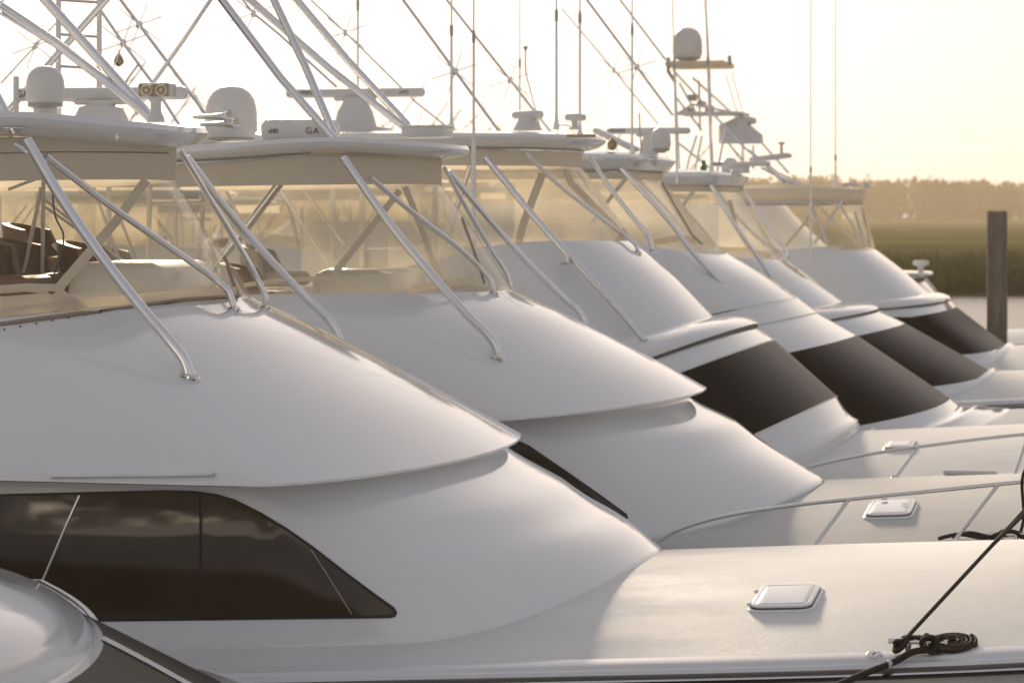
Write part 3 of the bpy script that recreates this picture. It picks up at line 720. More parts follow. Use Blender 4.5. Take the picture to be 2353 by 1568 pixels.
b2.strip([(640, 702), (760, 694), (880, 678), (1000, 656), (1090, 645)], 16, K1, 'canvas', 'curtain_skirt', off=.014)
b2.strip([(1015, 392), (1060, 500), (1098, 605), (1112, 652)], 4, K1, name='curtain_zipper', m='piping')
b2.leg([(788, 362), (900, 520), (1000, 640), (1080, 730), (1122, 772), (1138, 798), (1143, 824)], -1.45, .034, fr=.062)
b2.leg([(850, 408), (950, 490), (1060, 575), (1105, 618), (1128, 645), (1135, 676)], -1.35, .022, fr=.05)
b2.leg([(1020, 385), (1070, 475), (1130, 575), (1165, 630), (1174, 668)], 1.2, .021, fr=.045)
b2.leg([(1030, 392), (1120, 500), (1220, 610), (1300, 688), (1330, 715), (1346, 745)], 1.3, .028, vb=1.9, foot=False)
b2.bars([[(680, 372, .8), (560, 530, 1.), (430, 690, 1.2)]], .04, name='support_tube')
b2.bars([[(780, 333, -1.1), (645, 180, -1.1), (480, -40, -1.)], [(772, 320, -.9), (700, 150, -.7), (615, -30, -.5)], [(937, 288, 1.15), (800, 140, 1.1), (640, -50, 1.0)], [(928, 292, 1.05), (760, 160, 1.0), (540, -30, .9)]], .034)
b2.lathe(786, 335, -1.1, [(.09, 0), (.09, .006), (.05, .014), (.045, .03)], 'steel', 'foot_flange')
b2.array(232, 216, .0, 1.62, 'GARMIN', base_py=292, ped=(.24, .33), bar=.115)
b2.dome(531, 318, .6, .232, .47)
p = b2.R(690, 328, -.6); mb = MB(); mb.lathe(p, [(.29, 0), (.315, .02), (.335, .06), (.33, .15), (.30, .19), (.2, .205), (.002, .21)], 40); rd = b2.add('radar_drum', mb, 'plastic')
mb = MB(); mb.lathe(p-Vector((0, 0, .03)), [(.26, 0), (.30, .02), (.318, .05), (.318, .06)], 40); b2.sub('base_ring', mb, 'greyplastic', rd)
text_mesh('G', .075, p+Vector((.17, -.292, .09)), M['greyprint'], rd, b2.off, rot=(math.pi/2, 0, .52)); text_mesh('A', .075, p+Vector((.222, -.256, .09)), M['greyprint'], rd, b2.off, rot=(math.pi/2, 0, .71)); text_mesh('xHD', .058, p+Vector((-.14, -.308, .09)), M['greyprint'], rd, b2.off, rot=(math.pi/2, 0, -.43))
mb = MB(); mb.box(b2.R(981, 303, .4), (.39, .3, .1), .025); hb = b2.add('hatch_box', mb, 'plastic')
mb = MB(); mb.box(b2.R(981, 303, .4)+Vector((0, 0, .045)), (.41, .32, .02), .008); b2.sub('lid', mb, 'plastic', hb)
b2.lathe(480, 335, .9, [(.13, 0), (.15, .03), (.15, .08), (.1, .13), (.003, .15)], 'plastic', 'satellite_dome')
mb = MB(); mb.box(b2.R(755, 351, -1.72), (.3, .02, .028), .006); b2.add('navigation_light', mb, 'brass')
for px, py, v in ((600, 685, -.7), (640, 640, .4)): b2.seat(px, py, v, 'seat' if py > 680 else 'seatw')
mb = MB(); mb.box(b2.R(850, 668, .3), (.7, 1.3, .4), .12); b2.add('helm_console', mb, 'gelcoat2')
b2.bars([[(405, 425, .6), (402, 600, .7)], [(250, 420, 1.2), (252, 640, 1.2)], [(345, 410, -.2), (338, 650, -.2)], [(470, 430, 1.), (452, 640, 1.)], [(300, 470, .4), (480, 466, .4)]], .022, 'whitetube', name='enclosure_post')
b2.bars([[(275, 500, .3), (330, 640, .6)], [(215, 430, 0), (275, 600, .4)], [(520, 440, 1.2), (620, 640, 1.4)], [(500, 470, .6), (600, 600, .8)]], .014, 'tube', name='enclosure_brace')
b2.seat(300, 640, 1.2)
# tower ladder behind
for px in (133, 228): b2.bars([[(px, 320, 1.5), (px+(2 if px < 200 else 0), -40, 1.5)]], .026, name='ladder_rail')
for py in (3, 82, 155, 232): b2.bars([[(134, py-3, 1.5), (228, py+3, 1.5)]], .014, name='ladder_rung')
b2.bars([[(-20, 300, 1.4), (110, 150, 1.4), (262, -20, 1.4)]], .032)
win2 = [(1060, 985), (1120, 1003), (1180, 1006), (1215, 1022), (1300, 1080), (1380, 1136), (1440, 1180), (1443, 1190), (1430, 1193), (1300, 1196), (1060, 1196)]
b2.patch(win2, ['house'], 'darkframe', 'window_frame', off=.004, step=40)
b2.patch([(1064, 990), (1120, 1008), (1180, 1011), (1212, 1027), (1297, 1085), (1376, 1140), (1434, 1182), (1428, 1189), (1300, 1191), (1064, 1191)], ['house'], 'darkglass', 'window', off=.009, step=40, th=.006)
ho, hf, hx, hy = b2.hatch([(2003, 1153), (2102, 1154), (2093, 1190), (1990, 1190)])
mb = MB(); mb.box(hf[0]+hf[1]*(-hx*.2)+hf[2]*(hy*.36)+hf[3]*.05, (.045, .03, .008), .002); b2.sub('latch', mb, 'greyplastic', ho)
mb = MB(); mb.lathe(hf[0]+hf[1]*(hx*.3)+hf[2]*(hy*.05)+hf[3]*.046, [(.022, 0), (.022, .005), (.016, .007), (.001, .005)], 16, hf[3]); b2.sub('latch', mb, 'steel', ho)
def rail(b, pts, posts, v, r=.016):
    mb = MB(); mb.tube([b.R(px, py, v+0*i) for i, (px, py) in enumerate(pts)], r, 12); o = b.add('bow_rail', mb, 'steel')
    for (tx, ty), (fx, fy) in posts:
        h = b.hit(fx, fy, ['deck', 'cov-1']); q = h[0] if h else b.R(fx, fy, v-.1); m2 = MB(); m2.tube([b.R(tx, ty, v), q], r*.9, 12); st = b.sub('stanchion', m2, 'steel', o)
        if h: m3 = MB(); m3.lathe(q, [(.045, -.004), (.045, .006), (.03, .012), (.022, .03), (.017, .035)], 20, h[1]); b.sub('stanchion_foot', m3, 'steel', o)
b2.f = rail(b2, [(1510, 1244), (1560, 1216), (1650, 1188), (1800, 1163), (1950, 1146), (2150, 1126), (2352, 1106), (2480, 1098)], [((1948, 1148), (1862, 1264)), ((2292, 1113), (2181, 1255))], -2.2)
h = b2.hit(2250, 1260, ['deck', 'cov-1'])
mb = MB(); mb.box(h[0]+Vector((0, -.02, .012)), (.56, .09, .024), .01); mb.box(h[0]+Vector((0, -.01, .05)), (.5, .07, .035), .015)
b2.add('fairlead', mb, 'steel')
cp2, cr2 = cleat(b2, 2318, 1246, ['deck', 'cov-1'], .3, .0)

# ================================================================== boat 3
b3 = Boat(29.5, 'white boat with black windshield under a ledge trimmed in brown, third from the front', dz=-.1)
b3.hull(crown=.28)
T3 = b3.lv((1458, 555), (1290, 572, -1.62), (1100, 618), n=2.4, d=1.2)
F3 = [T3, b3.lv((1550, 636), (1380, 700, -1.8), n=2.4, d=1.1), b3.lv((1640, 727), (1440, 812, -1.92), n=2.4, d=1.1)]
b3.fly(F3, lip=False)
led = [b3.lv((1640, 727), (1440, 812, -1.92), n=2.4, d=1.1), b3.lv((1690, 727), (1440, 815, -1.98), n=2.4), b3.lv((1722, 731), (1440, 825, -2.04), n=2.4), b3.lv((1741, 741), (1440, 836, -2.06), n=2.4), b3.lv((1740, 746), (1440, 842, -2.06), n=2.4)]
b3.house(led, 'brow', bv='led')
mb = b3.loft([inset(led[-1], -.008, 0), inset(led[-1], -.008, -.02), inset(led[-1], .01, -.028)], 1, False); b3.add('brow_trim', mb, 'rubber')
A = b3.lv((1780, 781), (1500, 878, -2.1), n=2.4); Bm = b3.lv((1922, 909), (1640, 1040, -2.16), n=2.4)
b3.house([inset(led[-1], .01, -.028), A], 'deckhouse')
mk = b3.loft([A, Bm], 8, False); b3.add('windshield', mk, 'mask')
H = onto(b3.lv((1968, 952), (1670, 1070, -2.18), n=2.4), .6, .11)
b3.house([Bm, H]+base(H), bv='house')
for l in (A, Bm): mb = b3.loft([inset(l, -.006, .008), inset(l, -.008, -.008)], 1, False); b3.add('mask_trim', mb, 'trim')
b3.hardtop((1393, 317), 1.75, -8.1, -10.6, th=.12, n=2.3, front=.2, crown=.08)
v3 = b3.valance(.19, frm=.22, front=.26)
b3.curtain(inset(v3, .015, .02), inset(T3, .02))
b3.strip([(1345, 362), (1395, 455), (1442, 548)], 4, K1, name='curtain_zipper', m='canvas')
b3.patch([(1312, 372), (1342, 368), (1392, 460), (1432, 538), (1418, 540), (1370, 462)], K1, 'vinyl_old', 'front_panel', off=.01, step=22)
b3.strip([(1275, 345), (1310, 420), (1370, 480), (1430, 540)], 14, K1)
b3.strip([(1245, 400), (1200, 520), (1180, 600)], 18, K1)
b3.strip([(1100, 610), (1200, 588), (1300, 563), (1440, 545)], 14, K1, 'canvas', 'curtain_skirt', off=.014)
b3.leg([(1115, 362), (1250, 525), (1370, 655), (1440, 735), (1480, 782)], -1.5, .033, keys=('led', 'fly', 'house'), foot=False, nb=1)
b3.leg([(1205, 350), (1290, 430), (1380, 500), (1440, 545), (1462, 565), (1466, 582)], -1.3, .022, fr=.045)
b3.leg([(1355, 360), (1400, 430), (1455, 500), (1490, 545), (1498, 577)], 1.3, .026, fr=.045)
b3.leg([(1088, 330), (1088, 616)], -2.1, .024, vb=-2.1, foot=False, m='whitetube', name='antenna_pole', nb=1)
b3.bars([[(1085, 365, .9), (1010, 600, 1.3)]], .03, name='support_tube')
b3.bars([[(832, 420, -.9), (832, 650, -.9)], [(765, 410, .8), (762, 600, .9)], [(1000, 420, 1.2), (996, 600, 1.2)]], .034, 'whitetube', name='enclosure_post')
b3.bars([[(640, 430, .3), (760, 620, .7)], [(700, 440, -.5), (790, 560, -.3)], [(905, 430, 1.), (1000, 600, 1.2)], [(1240, 420, 1.3), (1180, 590, 1.5)]], .016, 'tube', name='enclosure_brace')
b3.lathe(1300, 608, -1.75, [(.05, 0), (.055, .02), (.035, .04), (.03, .1)], 'steel', 'antenna_bracket')
b3.array(816, 214, .2, 1.58, 'GARMIN', base_py=320, ped=(.24, .3), bar=.1)
mb = MB(); mb.box(b3.R(830, 305, .2), (.6, .5, .12), .04); b3.add('radar_plinth', mb, 'plastic')
mb = MB(); mb.box(b3.R(1212, 264, .4), (.36, .16, .09), .04, rz=-.4); rr3 = b3.add('radar_array', mb, 'plastic'); mb = MB(); mb.lathe(b3.R(1212, 300, .4), [(.16, 0), (.15, .03), (.11, .1), (.09, .15)], 20); b3.sub('pedestal', mb, 'plastic', rr3)
mb = MB(); mb.box(b3.R(1322, 270, .2), (.18, .2, .075), .03, rz=-.3); rr4 = b3.add('spotlight', mb, 'plastic'); mb = MB(); mb.lathe(b3.R(1320, 298, .2), [(.07, 0), (.06, .02), (.035, .04), (.035, .1)], 16); b3.sub('stand', mb, 'plastic', rr4)
mb = MB(); mb.tube([b3.R(1281, 301, .0), b3.R(1284, 290, .0), b3.R(1300, 288, .0), b3.R(1310, 291, .0), b3.R(1315, 300, .0)], .008, 8); b3.add('grab_rail', mb, 'steel')
mb = MB(); mb.box(b3.R(1335, 312, -1.75), (.3, .02, .03), .006); b3.add('navigation_light', mb, 'brass')
b3.antenna(1088, 345, -2.1, 5.4, ferr=.22, base=False); b3.antenna(1278, 298, -.8, 5.2, ferr=.24); b3.antenna(1037, 300, .3, 5.2, ferr=.22, r=.014); b3.antenna(822, 300, 1.2, 5, ferr=.3)
b3.bars([[(1242, 298, .6), (1215, 195, .6), (1208, 165, .6), (1207, 112, .6)]], .007, 'greyplastic', name='whip_light', smooth=True); b3.lathe(1207, 116, .6, [(.012, 0), (.03, .04), (.02, .045)], 'greyplastic', 'whip_lamp')
b3.hatch([(2040, 1017), (2105, 1017), (2096, 1033), (2032, 1033)], m='gelcoat2', r=.04)
b3.f = rail(b3, [(1850, 1075), (1900, 1062), (2000, 1042), (2108, 1026), (2250, 1008), (2352, 997), (2480, 988)], [((2108, 1028), (2056, 1098)), ((2360, 1006), (2328, 1098))], -2.2, .017)
mb = MB(); mb.tube([b3.R(2008, 984, .9), b3.R(1990, 1000, .6), b3.R(1992, 1018, .0), b3.R(2012, 1032, -.6), b3.R(2040, 1036, -1.0)], .016, 10); b3.add('hand_rail', mb, 'whitetube')
for px, py, v in ((2228, 1092, 0),):
    h = b3.hit(px, 1090, ['deck', 'cov-1'])
    mb = MB(); mb.box(h[0]+Vector((0, 0, .02)), (.5, .1, .05), .02); b3.add('deck_vent', mb, 'plastic')

# ================================================================== boat 4
b4 = Boat(35.5, 'white boat with the widest black windshield and no ledge above it', dz=-.3)
b4.hull(crown=.26)
T4 = b4.lv((1676, 585), (-7.0, 4.03, 1.55, .03), n=2.3)
A = b4.lv((1967, 769), (1760, 820, -2.1), n=2.5); Bm = b4.lv((2182, 915), (1930, 985, -2.16), n=2.5)
b4.fly([T4, b4.lv((1752, 628), (1610, 650, -1.75), n=2.4, d=1.1), b4.lv((1831, 682), (1650, 735, -1.9), n=2.4, d=1.1)], lip=False)
S1 = b4.lv((1831, 682), (1650, 735, -1.9), n=2.4, d=1.0); S2 = b4.lv((1877, 718), (1690, 770, -2.0), n=2.4, d=1.0)
b4.house([inset(S1, -.012, 0), inset(S1, -.016, -.01), inset(S2, -.004, .01)], 'brow', smooth=False); b4.house([inset(S2, .012, .012), S2, A], 'deckhouse', smooth=False)
b4.add('windshield', b4.loft([A, Bm], 8, False), 'mask')
H = onto(b4.lv((2228, 943), (1960, 1010, -2.2), n=2.5), .6, .10)
b4.house([Bm, H]+base(H, ((.16, .05, .02), (.34, .02, .05), (.5, .002, .08), (.6, -.05, .1))))
b4.hardtop((1552, 364), 1.7, -7.4, -10.4, th=.16, n=2.6, front=.12, crown=.12)
v4 = b4.valance(.12, frm=.14, front=.16)
b4.curtain(inset(v4, .015, .02), inset(T4, .05, -.0), m='vinyl_old')
b4.patch([(1506, 394), (1540, 392), (1590, 470), (1636, 550), (1642, 566), (1618, 564), (1590, 540), (1548, 470)], K1, 'cream', 'front_panel', off=.01, step=22)
b4.strip([(1504, 394), (1546, 472), (1588, 542), (1612, 564)], 4, K1, name='curtain_zipper', m='piping', off=.02)
b4.strip([(1500, 558), (1560, 548), (1600, 555)], 14, K1, 'canvas', 'curtain_skirt', off=.014)
b4.leg([(1425, 385), (1530, 500), (1600, 590), (1660, 650)], -1.4, .03, foot=False, nb=1)
b4.leg([(1438, 385), (1520, 470), (1590, 545), (1640, 570)], 1.2, .024, foot=False, nb=1)
b4.bars([[(1450, 395, .5), (1405, 450, .9), (1360, 510, 1.2)]], .03, name='support_tube')
b4.dome(1518, 342, -.2, .125, .27, m='plastic', stand=.02)
b4.array(1490, 301, .6, 1.1, 'FURUNO', base_py=360, tm='navy', bar=.085, hd=False, ped=(.12, .2))
mb = MB(); mb.box(b4.R(1415, 322, -.3), (.6, .35, .07), .03, rot=Matrix.Rotation(.45, 3, 'Y')); b4.add('life_raft_canister', mb, 'plastic')
b4.antenna(1332, 315, .8, 5.5, ferr=.3, r=.016); b4.antenna(1452, 352, -.9, 5.4, ferr=.3); b4.antenna(1194, 340, 1.6, 5, ferr=.24)
b4.bars([[(1473, 350, .4), (1468, 260, .4)]], .01, 'greyplastic', name='mast_light')
b4.lathe(1406, 345, -1.2, [(.02, 0), (.06, .03), (.06, .1), (.02, .14)], 'brass', 'spotlight')

# ================================================================== boat 5
b5 = Boat(41.5, 'white boat second from the wooden pile, black windshield under a rounded white ledge', dz=-.12, hull='hulldark')
b5.hull(crown=.26)
T5 = b5.lv((1807, 598), (1710, 578, -1.55), (1640, 574), n=2.4, d=1.2)
b5.fly([T5, b5.lv((1868, 640), (1770, 665, -1.75), n=2.4, d=1.1), b5.lv((1937, 692), (1820, 722, -1.9), n=2.4, d=1.1)], lip=False)
led = [b5.lv((1937, 692), (1820, 722, -1.9), n=2.4, d=1.1), b5.lv((1975, 692), (1830, 726, -2.0), n=2.4), b5.lv((2008, 699), (1840, 736, -2.06), n=2.4), b5.lv((2019, 708), (1840, 746, -2.07), n=2.4)]
b5.house(led, 'brow', bv='led')
A = b5.lv((2079, 742), (1890, 788, -2.1), n=2.5); Bm = b5.lv((2276, 853), (2090, 893, -2.16), n=2.5)
mb = b5.loft([inset(led[-1], -.01, 0), inset(led[-1], -.01, -.02), inset(led[-1], .01, -.028)], 1, False); b5.add('brow_trim', mb, 'rubber')
b5.house([inset(led[-1], .01, -.028), A]); b5.add('windshield', b5.loft([A, Bm], 8, False), 'mask')
b5.house([Bm]+base(Bm, ((.03, .05, .02), (.08, .0, .04), (.1, -.06, .06))))
b5.hardtop((1722, 402), 1.6, -7.2, -9.8, th=.16, n=3, front=.1, crown=.1)
v5 = b5.valance(.1, frm=.12, front=.12)
b5.curtain(inset(v5, .015, .02), inset(T5, .05))
b5.strip([(1668, 430), (1690, 520), (1720, 570)], 8, K1, name='curtain_band')
b5.strip([(1650, 572), (1720, 575), (1770, 590)], 10, K1, 'canvas', 'curtain_skirt', off=.014)
b5.leg([(1632, 425), (1690, 520), (1740, 590), (1776, 640)], -1.4, .03, foot=False, nb=1)
b5.leg([(1640, 430), (1700, 505), (1760, 560), (1800, 585), (1805, 600)], -1.0, .024, foot=False)
b5.leg([(1700, 425), (1750, 500), (1790, 555), (1806, 575), (1808, 598)], 1.2, .026, foot=False)
b5.bars([[(1600, 430, .5), (1540, 510, .9)]], .03, name='support_tube')
b5.antenna(1555, 420, -1.7, 6, ferr=.3, lean=(-.15, 0)); b5.antenna(1634, 395, -.9, 5.6, ferr=.3, lean=(-.2, 0), r=.014)
b5.array(1700, 377, .3, .95, 'FURUNO', base_py=398, tm='navy', bar=.07, hd=False, ped=(.14, .2), ang=-.2)
b5.lathe(1676, 395, .9, [(.12, 0), (.13, .05), (.13, .14), (.08, .2), (.003, .22)], 'plastic', 'satellite_dome')
b5.lathe(1616, 395, 0, [(.05, 0), (.05, .1), (.035, .11), (.03, .17), (.01, .18)], 'green', 'anchor_light')

# ================================================================== boat 6
b6 = Boat(47.5, 'farthest boat of the row, with a boxy soft top, beside the wooden pile', dz=0, hull='hulldark')
b6.hull(crown=.25)
T6 = b6.lv((2015, 576), (1955, 572, -1.5), (1810, 581), n=2.6, d=0.9)
b6.fly([T6, b6.lv((2075, 622), (1980, 628, -1.7), n=2.5, d=0.9), b6.lv((2130, 672), (2020, 690, -1.85), n=2.5, d=0.9)], lip=False)
led = [b6.lv((2130, 672), (2020, 690, -1.85), n=2.5, d=.9), b6.lv((2160, 673), (2030, 692, -1.95), n=2.5), b6.lv((2180, 680), (2035, 702, -2.02), n=2.5), b6.lv((2184, 686), (2035, 708, -2.03), n=2.5)]
b6.house(led, 'brow', bv='led')
mb = b6.loft([inset(led[-1], -.01, 0), inset(led[-1], -.01, -.02), inset(led[-1], .01, -.028)], 1, False); b6.add('brow_trim', mb, 'rubber')
A = b6.lv((2196, 704), (2090, 728, -2.06), n=2.8); Bm = b6.lv((2308, 790), (2200, 815, -2.12), n=2.8)
b6.house([inset(led[-1], .01, -.028), A]); b6.add('windshield', b6.loft([A, Bm], 8, False), 'mask')
b6.house([Bm]+base(Bm, ((.07, .05, .02), (.18, .0, .06), (.25, -.05, .08))))
b6.hardtop((1992, 438), 1.45, -6.5, -8.2, th=.2, n=4, front=.06, crown=.1, m='canvas', frm=.08)
v6 = b6.valance(.04, frm=.07, front=.08)
b6.curtain(inset(v6, .01, .02), inset(T6, .03), ua=-8.0)
b6.strip([(1975, 462), (1990, 520), (1998, 568)], 5, K1, name='curtain_band'); b6.patch([(1976, 462), (1990, 462), (2004, 540), (2008, 566), (1994, 566)], K1, 'cream', 'front_panel', off=.01, step=14)
b6.strip([(1955, 460), (1985, 565)], 4, K1, name='curtain_band')
b6.strip([(1800, 575), (1900, 572), (1990, 566)], 8, K1, 'canvas', 'curtain_skirt', off=.014)
b6.strip([(1882, 460), (1850, 510), (1805, 565)], 6, K1, name='curtain_band')
b6.bars([[(1860, 455, -1.3), (1875, 500, -1.3), (1905, 570, -1.4)], [(1935, 460, -1.2), (1870, 560, -1.3)], [(1870, 465, .8), (1965, 560, 1.)], [(1925, 465, .8), (1985, 560, 1.)]], .022, name='support_tube')
b6.antenna(1862, 476, -1.5, 6.2, ferr=.1, r=.014); b6.antenna(1919, 428, .4, 6, ferr=.08, r=.014)
b6.bars([[(1862, 476, -1.5), (1862, 612, -1.9)]], .02, 'whitetube', name='antenna_pole')
mb = MB(); mb.box(b6.R(1956, 424, .2), (.28, .25, .06), .02); b6.add('hatch_box', mb, 'plastic')
mb = MB(); mb.box(b6.R(1990, 425, .0), (.1, .14, .1), .03); b6.add('spotlight', mb, 'plastic')
b6.lathe(1967, 658, -1.7, [(.03, 0), (.03, .01), (.01, .012)], 'steel', 'vent', ax=(0, -1, 0))

# ================================================================== boat 0 : blurred corner in the foreground
b0 = Boat(11.5, 'out-of-focus sunlit boat corner crossing the bottom left of the scene', dz=-.5)
b0.hull(crown=.22)
N0 = b0.lv((232, 1456), (-973, 1672, -2.15), n=2.7)
N1 = b0.lv((120, 1396), (-1085, 1580, -2.0), n=2.1); N2 = b0.lv((-30, 1325), (-1232, 1520, -1.8), n=2.1); N3 = b0.lv((-200, 1240), (-1365, 1450, -1.6), n=2.1)
b0.fly([N3, N2, N1, inset(N0, .02, .0)], floor=.5)
mb = b0.loft([inset(N0, .03, .012), inset(N0, .012, .014), inset(N0, -.004, .006), inset(N0, -.006, -.006), inset(N0, 0.004, -.014), inset(N0, .04, -.014)], 3, True); b0.add('brow_trim', mb, 'gelcoat2')
A = b0.lv((238, 1470), (-973, 1685, -2.05), n=2.1); Bm = b0.lv((560, 1640), (-650, 1900, -2.1), n=2.2)
b0.house([inset(N0, .06, -.02), A]); b0.add('windshield', b0.loft([A, Bm], 8, False), 'mask')
b0.house([Bm, inset(Bm, -.25, -.12), inset(Bm, -.3, -.6)])
mb = MB(); mb.tube([b0.R(236, 1466, .05), b0.R(330, 1515, .05), b0.R(430, 1570, .05), b0.R(560, 1642, .05)], .013, 10); b0.add('windshield_mullion', mb, 'steel')
BOATS = [b0, b1, b2, b3, b4, b5, b6]

# ================================================================== outriggers of the row (long poles laid back, with cross spreaders)
def outrigger(b, pts, v, r=.02, stars=(), seg=8):
    mb = MB(); mb.tube([b.R(px, py, v) for px, py in pts], r*.82, seg, False); o = b.add('outrigger', mb, 'tube')
    for px, py in stars:
        c = b.R(px, py, v); j = MB(); j.lathe(c-Vector((0, 0, .05)), [(r*1.1, 0), (r*1.6, .02), (r*1.6, .07), (r*1.1, .09)], 8); b.sub('joint', j, 'tube', o)
        for k in range(3):
            d = Vector((math.cos(k*1.05+.3), .5*math.sin(k*2.1), math.sin(k*1.05+.3))).normalized()*.26; m2 = MB(); m2.tube([c-d*1.2, c+d*1.1], .0075, 5, False); b.sub('spreader', m2, 'tube', o)
outrigger(b3, [(262, -20), (320, 57), (381, 138), (427, 200), (523, 332)], 1.6, .026, [(320, 57)])
outrigger(b3, [(232, 25), (283, 99), (350, 190), (420, 300)], -.6, .022, [(283, 99)])
outrigger(b2, [(497, -20), (420, 95), (352, 190)], 1.4, .024)
outrigger(b3, [(546, -15), (582, 31), (640, 78), (773, 200)], 2.0, .018, [(582, 31)])
outrigger(b4, [(714, 0), (793, 75), (880, 160), (955, 235), (1025, 290)], -1.7, .014, [(793, 75)])
outrigger(b4, [(905, -30), (926, 0), (1046, 164), (1148, 304)], -1.9, .024, [(1046, 164)])
outrigger(b4, [(1003, -30), (1026, 0), (1172, 184), (1263, 301)], 1.9, .022, [(1172, 184)])
outrigger(b5, [(1325, -30), (1348, 0), (1463, 154), (1546, 266)], -1.9, .024, [(1463, 154)])
outrigger(b6, [(1400, -30), (1424, 0), (1529, 138)], -1.9, .022)
outrigger(b5, [(1290, 20), (1410, 161), (1512, 286)], 1.9, .014, [(1410, 161)])
outrigger(b3, [(2, 192), (82, 105), (150, 30)], 1.9, .014, [(82, 105)])
outrigger(b4, [(985, 330), (955, 300), (920, 268)], 1.5, .016, [(955, 300)])
for (x0, y0, x1, y1, v) in ((320, 57, 470, 0, 1.6), (0, 160, 130, 340, -1.), (560, 250, 700, 400, 2.), (640, 60, 700, 0, 2.)):
    mb = MB(); mb.tube([b3.R(x0, y0, v), b3.R(x1, y1, v)], .004, 5, False); b3.add('halyard', mb, 'whitetube')
# a teardrop weight hanging from an outrigger line
q = R(273, 154, 30.5); mb = MB(); mb.lathe(q, [(.008, 0), (.05, .03), (.062, .06), (.05, .1), (.025, .14), (.012, .16), (.004, .2), (.003, .27)], 16)
tag(link('fishing_weight', mb, M['brass']), 'dark teardrop weight hanging on a line against the bright sky', 'fishing weight')

# ================================================================== boat 7 : the boat with the tuna tower
b7 = Boat(56.5, 'tall boat with a tuna tower, its dome on the highest platform', kind='tower_boat', cat='fishing boat', group=None, uref=-10, ua=-15)
_bh = b7.bh
b7.bh = lambda u: Boat.bh(b7, u+5); b7.hull(crown=.25)
T7 = b7.lv((1790, 455), (1640, 470, -1.5), n=2.4); b7.fly([T7, b7.lv((1850, 520), (1700, 560, -1.9), n=2.4), b7.lv((1960, 620), (1760, 660, -2.1), n=2.4)], floor=.6)
b7.house([b7.lv((1950, 625), (1760, 665, -2.05), n=2.4), b7.lv((2060, 720), (1860, 760, -2.1), n=2.4)])
b7.hardtop((1768, 434), 1.5, -10.2, -13.5, th=.16, front=.1)
for nm, (x0, x1, y), v, dpt, th, m in (('tower_platform', (1540, 1676, 150), 0, 1.3, .12, 'canvas'), ('tower_platform', (1562, 1712, 262), 0, 1.2, .06, 'plastic')):
    a, b_ = b7.R(x0, y, v), b7.R(x1, y, v); mb = MB(); mb.box((a+b_)/2, ((b_-a).length, dpt, th), .05); b7.add(nm, mb, m)
b7.dome(1579, 134, .0, .30, .62, stand=.08)
b7.bars([[(1535, 132, -.6), (1535, 165, -.6), (1552, 190, -.6)], [(1675, 128, -.5), (1677, 150, -.5)], [(1658, 138, .5), (1658, 150, .5)]], .04, 'greyplastic')
b7.bars([[(1549, 150, -.6), (1556, 300, -.8), (1562, 420, -1.)], [(1545, 160, -.55), (1700, 330, -1.), (1802, 420, -1.3)], [(1590, 178, .55), (1715, 290, .8), (1812, 398, 1.1)],
         [(1605, 185, .5), (1608, 300, .6)], [(1620, 0, .9), (1630, 180, .9), (1638, 420, 1.)], [(1560, 190, .5), (1600, 262, .5)], [(1550, 220, -.6), (1612, 300, -.2)],
         [(1668, 290, -.6), (1642, 420, -.9)], [(1600, 312, -.5), (1583, 365, -.8), (1570, 420, -1)], [(1612, 312, .4), (1590, 420, .6)], [(1660, 312, .3), (1720, 390, .7)], [(1706, 330, .4), (1706, 392, .5)], [(1730, 335, -.4), (1730, 388, -.5)],
         [(1555, 262, -.6), (1590, 240, -.5), (1700, 262, -.5)], [(1560, 330, .8), (1660, 410, .8)], [(1748, 385, -.9), (1840, 432, -.9)], [(1790, 398, .9), (1850, 430, .9)], [(1720, 345, .5), (1790, 400, .9)]], .026, 'tube', seg=8)
b7.bars([[(1680, 165, .6), (1712, 280, .6)], [(1666, 170, -.6), (1700, 282, -.6)]], .012, 'whitetube')
mb = MB(); rows = []
for px, h0, h1, wv in ((1652, 300, 330, .1), (1665, 296, 330, .35), (1690, 285, 330, .42), (1712, 275, 330, .42), (1722, 300, 330, .4), (1750, 322, 330, .2)):
    t0, t1 = b7.R(px, h0-10, 0), b7.R(px, h1, 0); rows.append([t0+Vector((0, -wv*.6, 0)), t0+Vector((0, -wv*.6, .02)), t0+Vector((0, wv*.6, .02)), t1+Vector((0, wv, .03)), t1+Vector((0, wv, 0)), t1+Vector((0, -wv, 0)), t1+Vector((0, -wv, .03))])
mb.grid(rows, True); mb.poly(rows[0]); mb.poly(rows[-1]); b7.add('control_pod', mb, 'plastic')
mb = MB(); mb.box(b7.R(1722, 277, 0), (.22, .5, .14), .05); b7.add('spotlight', mb, 'plastic')
mb = MB(); mb.box(b7.R(1770, 362, .2), (.8, .6, .1), .04, rot=Matrix.Rotation(-.12, 3, 'Y')); b7.add('bow_cover', mb, 'plastic')
b7.bars([[(1795, 355, .2), (1795, 330, .2)]], .03, 'greyplastic', name='mast_light'); mb = MB(); mb.box(b7.R(1795, 329, .2), (.14, .1, .05), .02); b7.add('mast_light', mb, 'greyplastic')
for px, py in ((1582, 255), (1612, 240), (1630, 250), (1590, 225)):
    mb = MB(); mb.box(b7.R(px, py, .2), (.16, .3, .13), .03); b7.add('instrument_pod', mb, 'greyplastic')

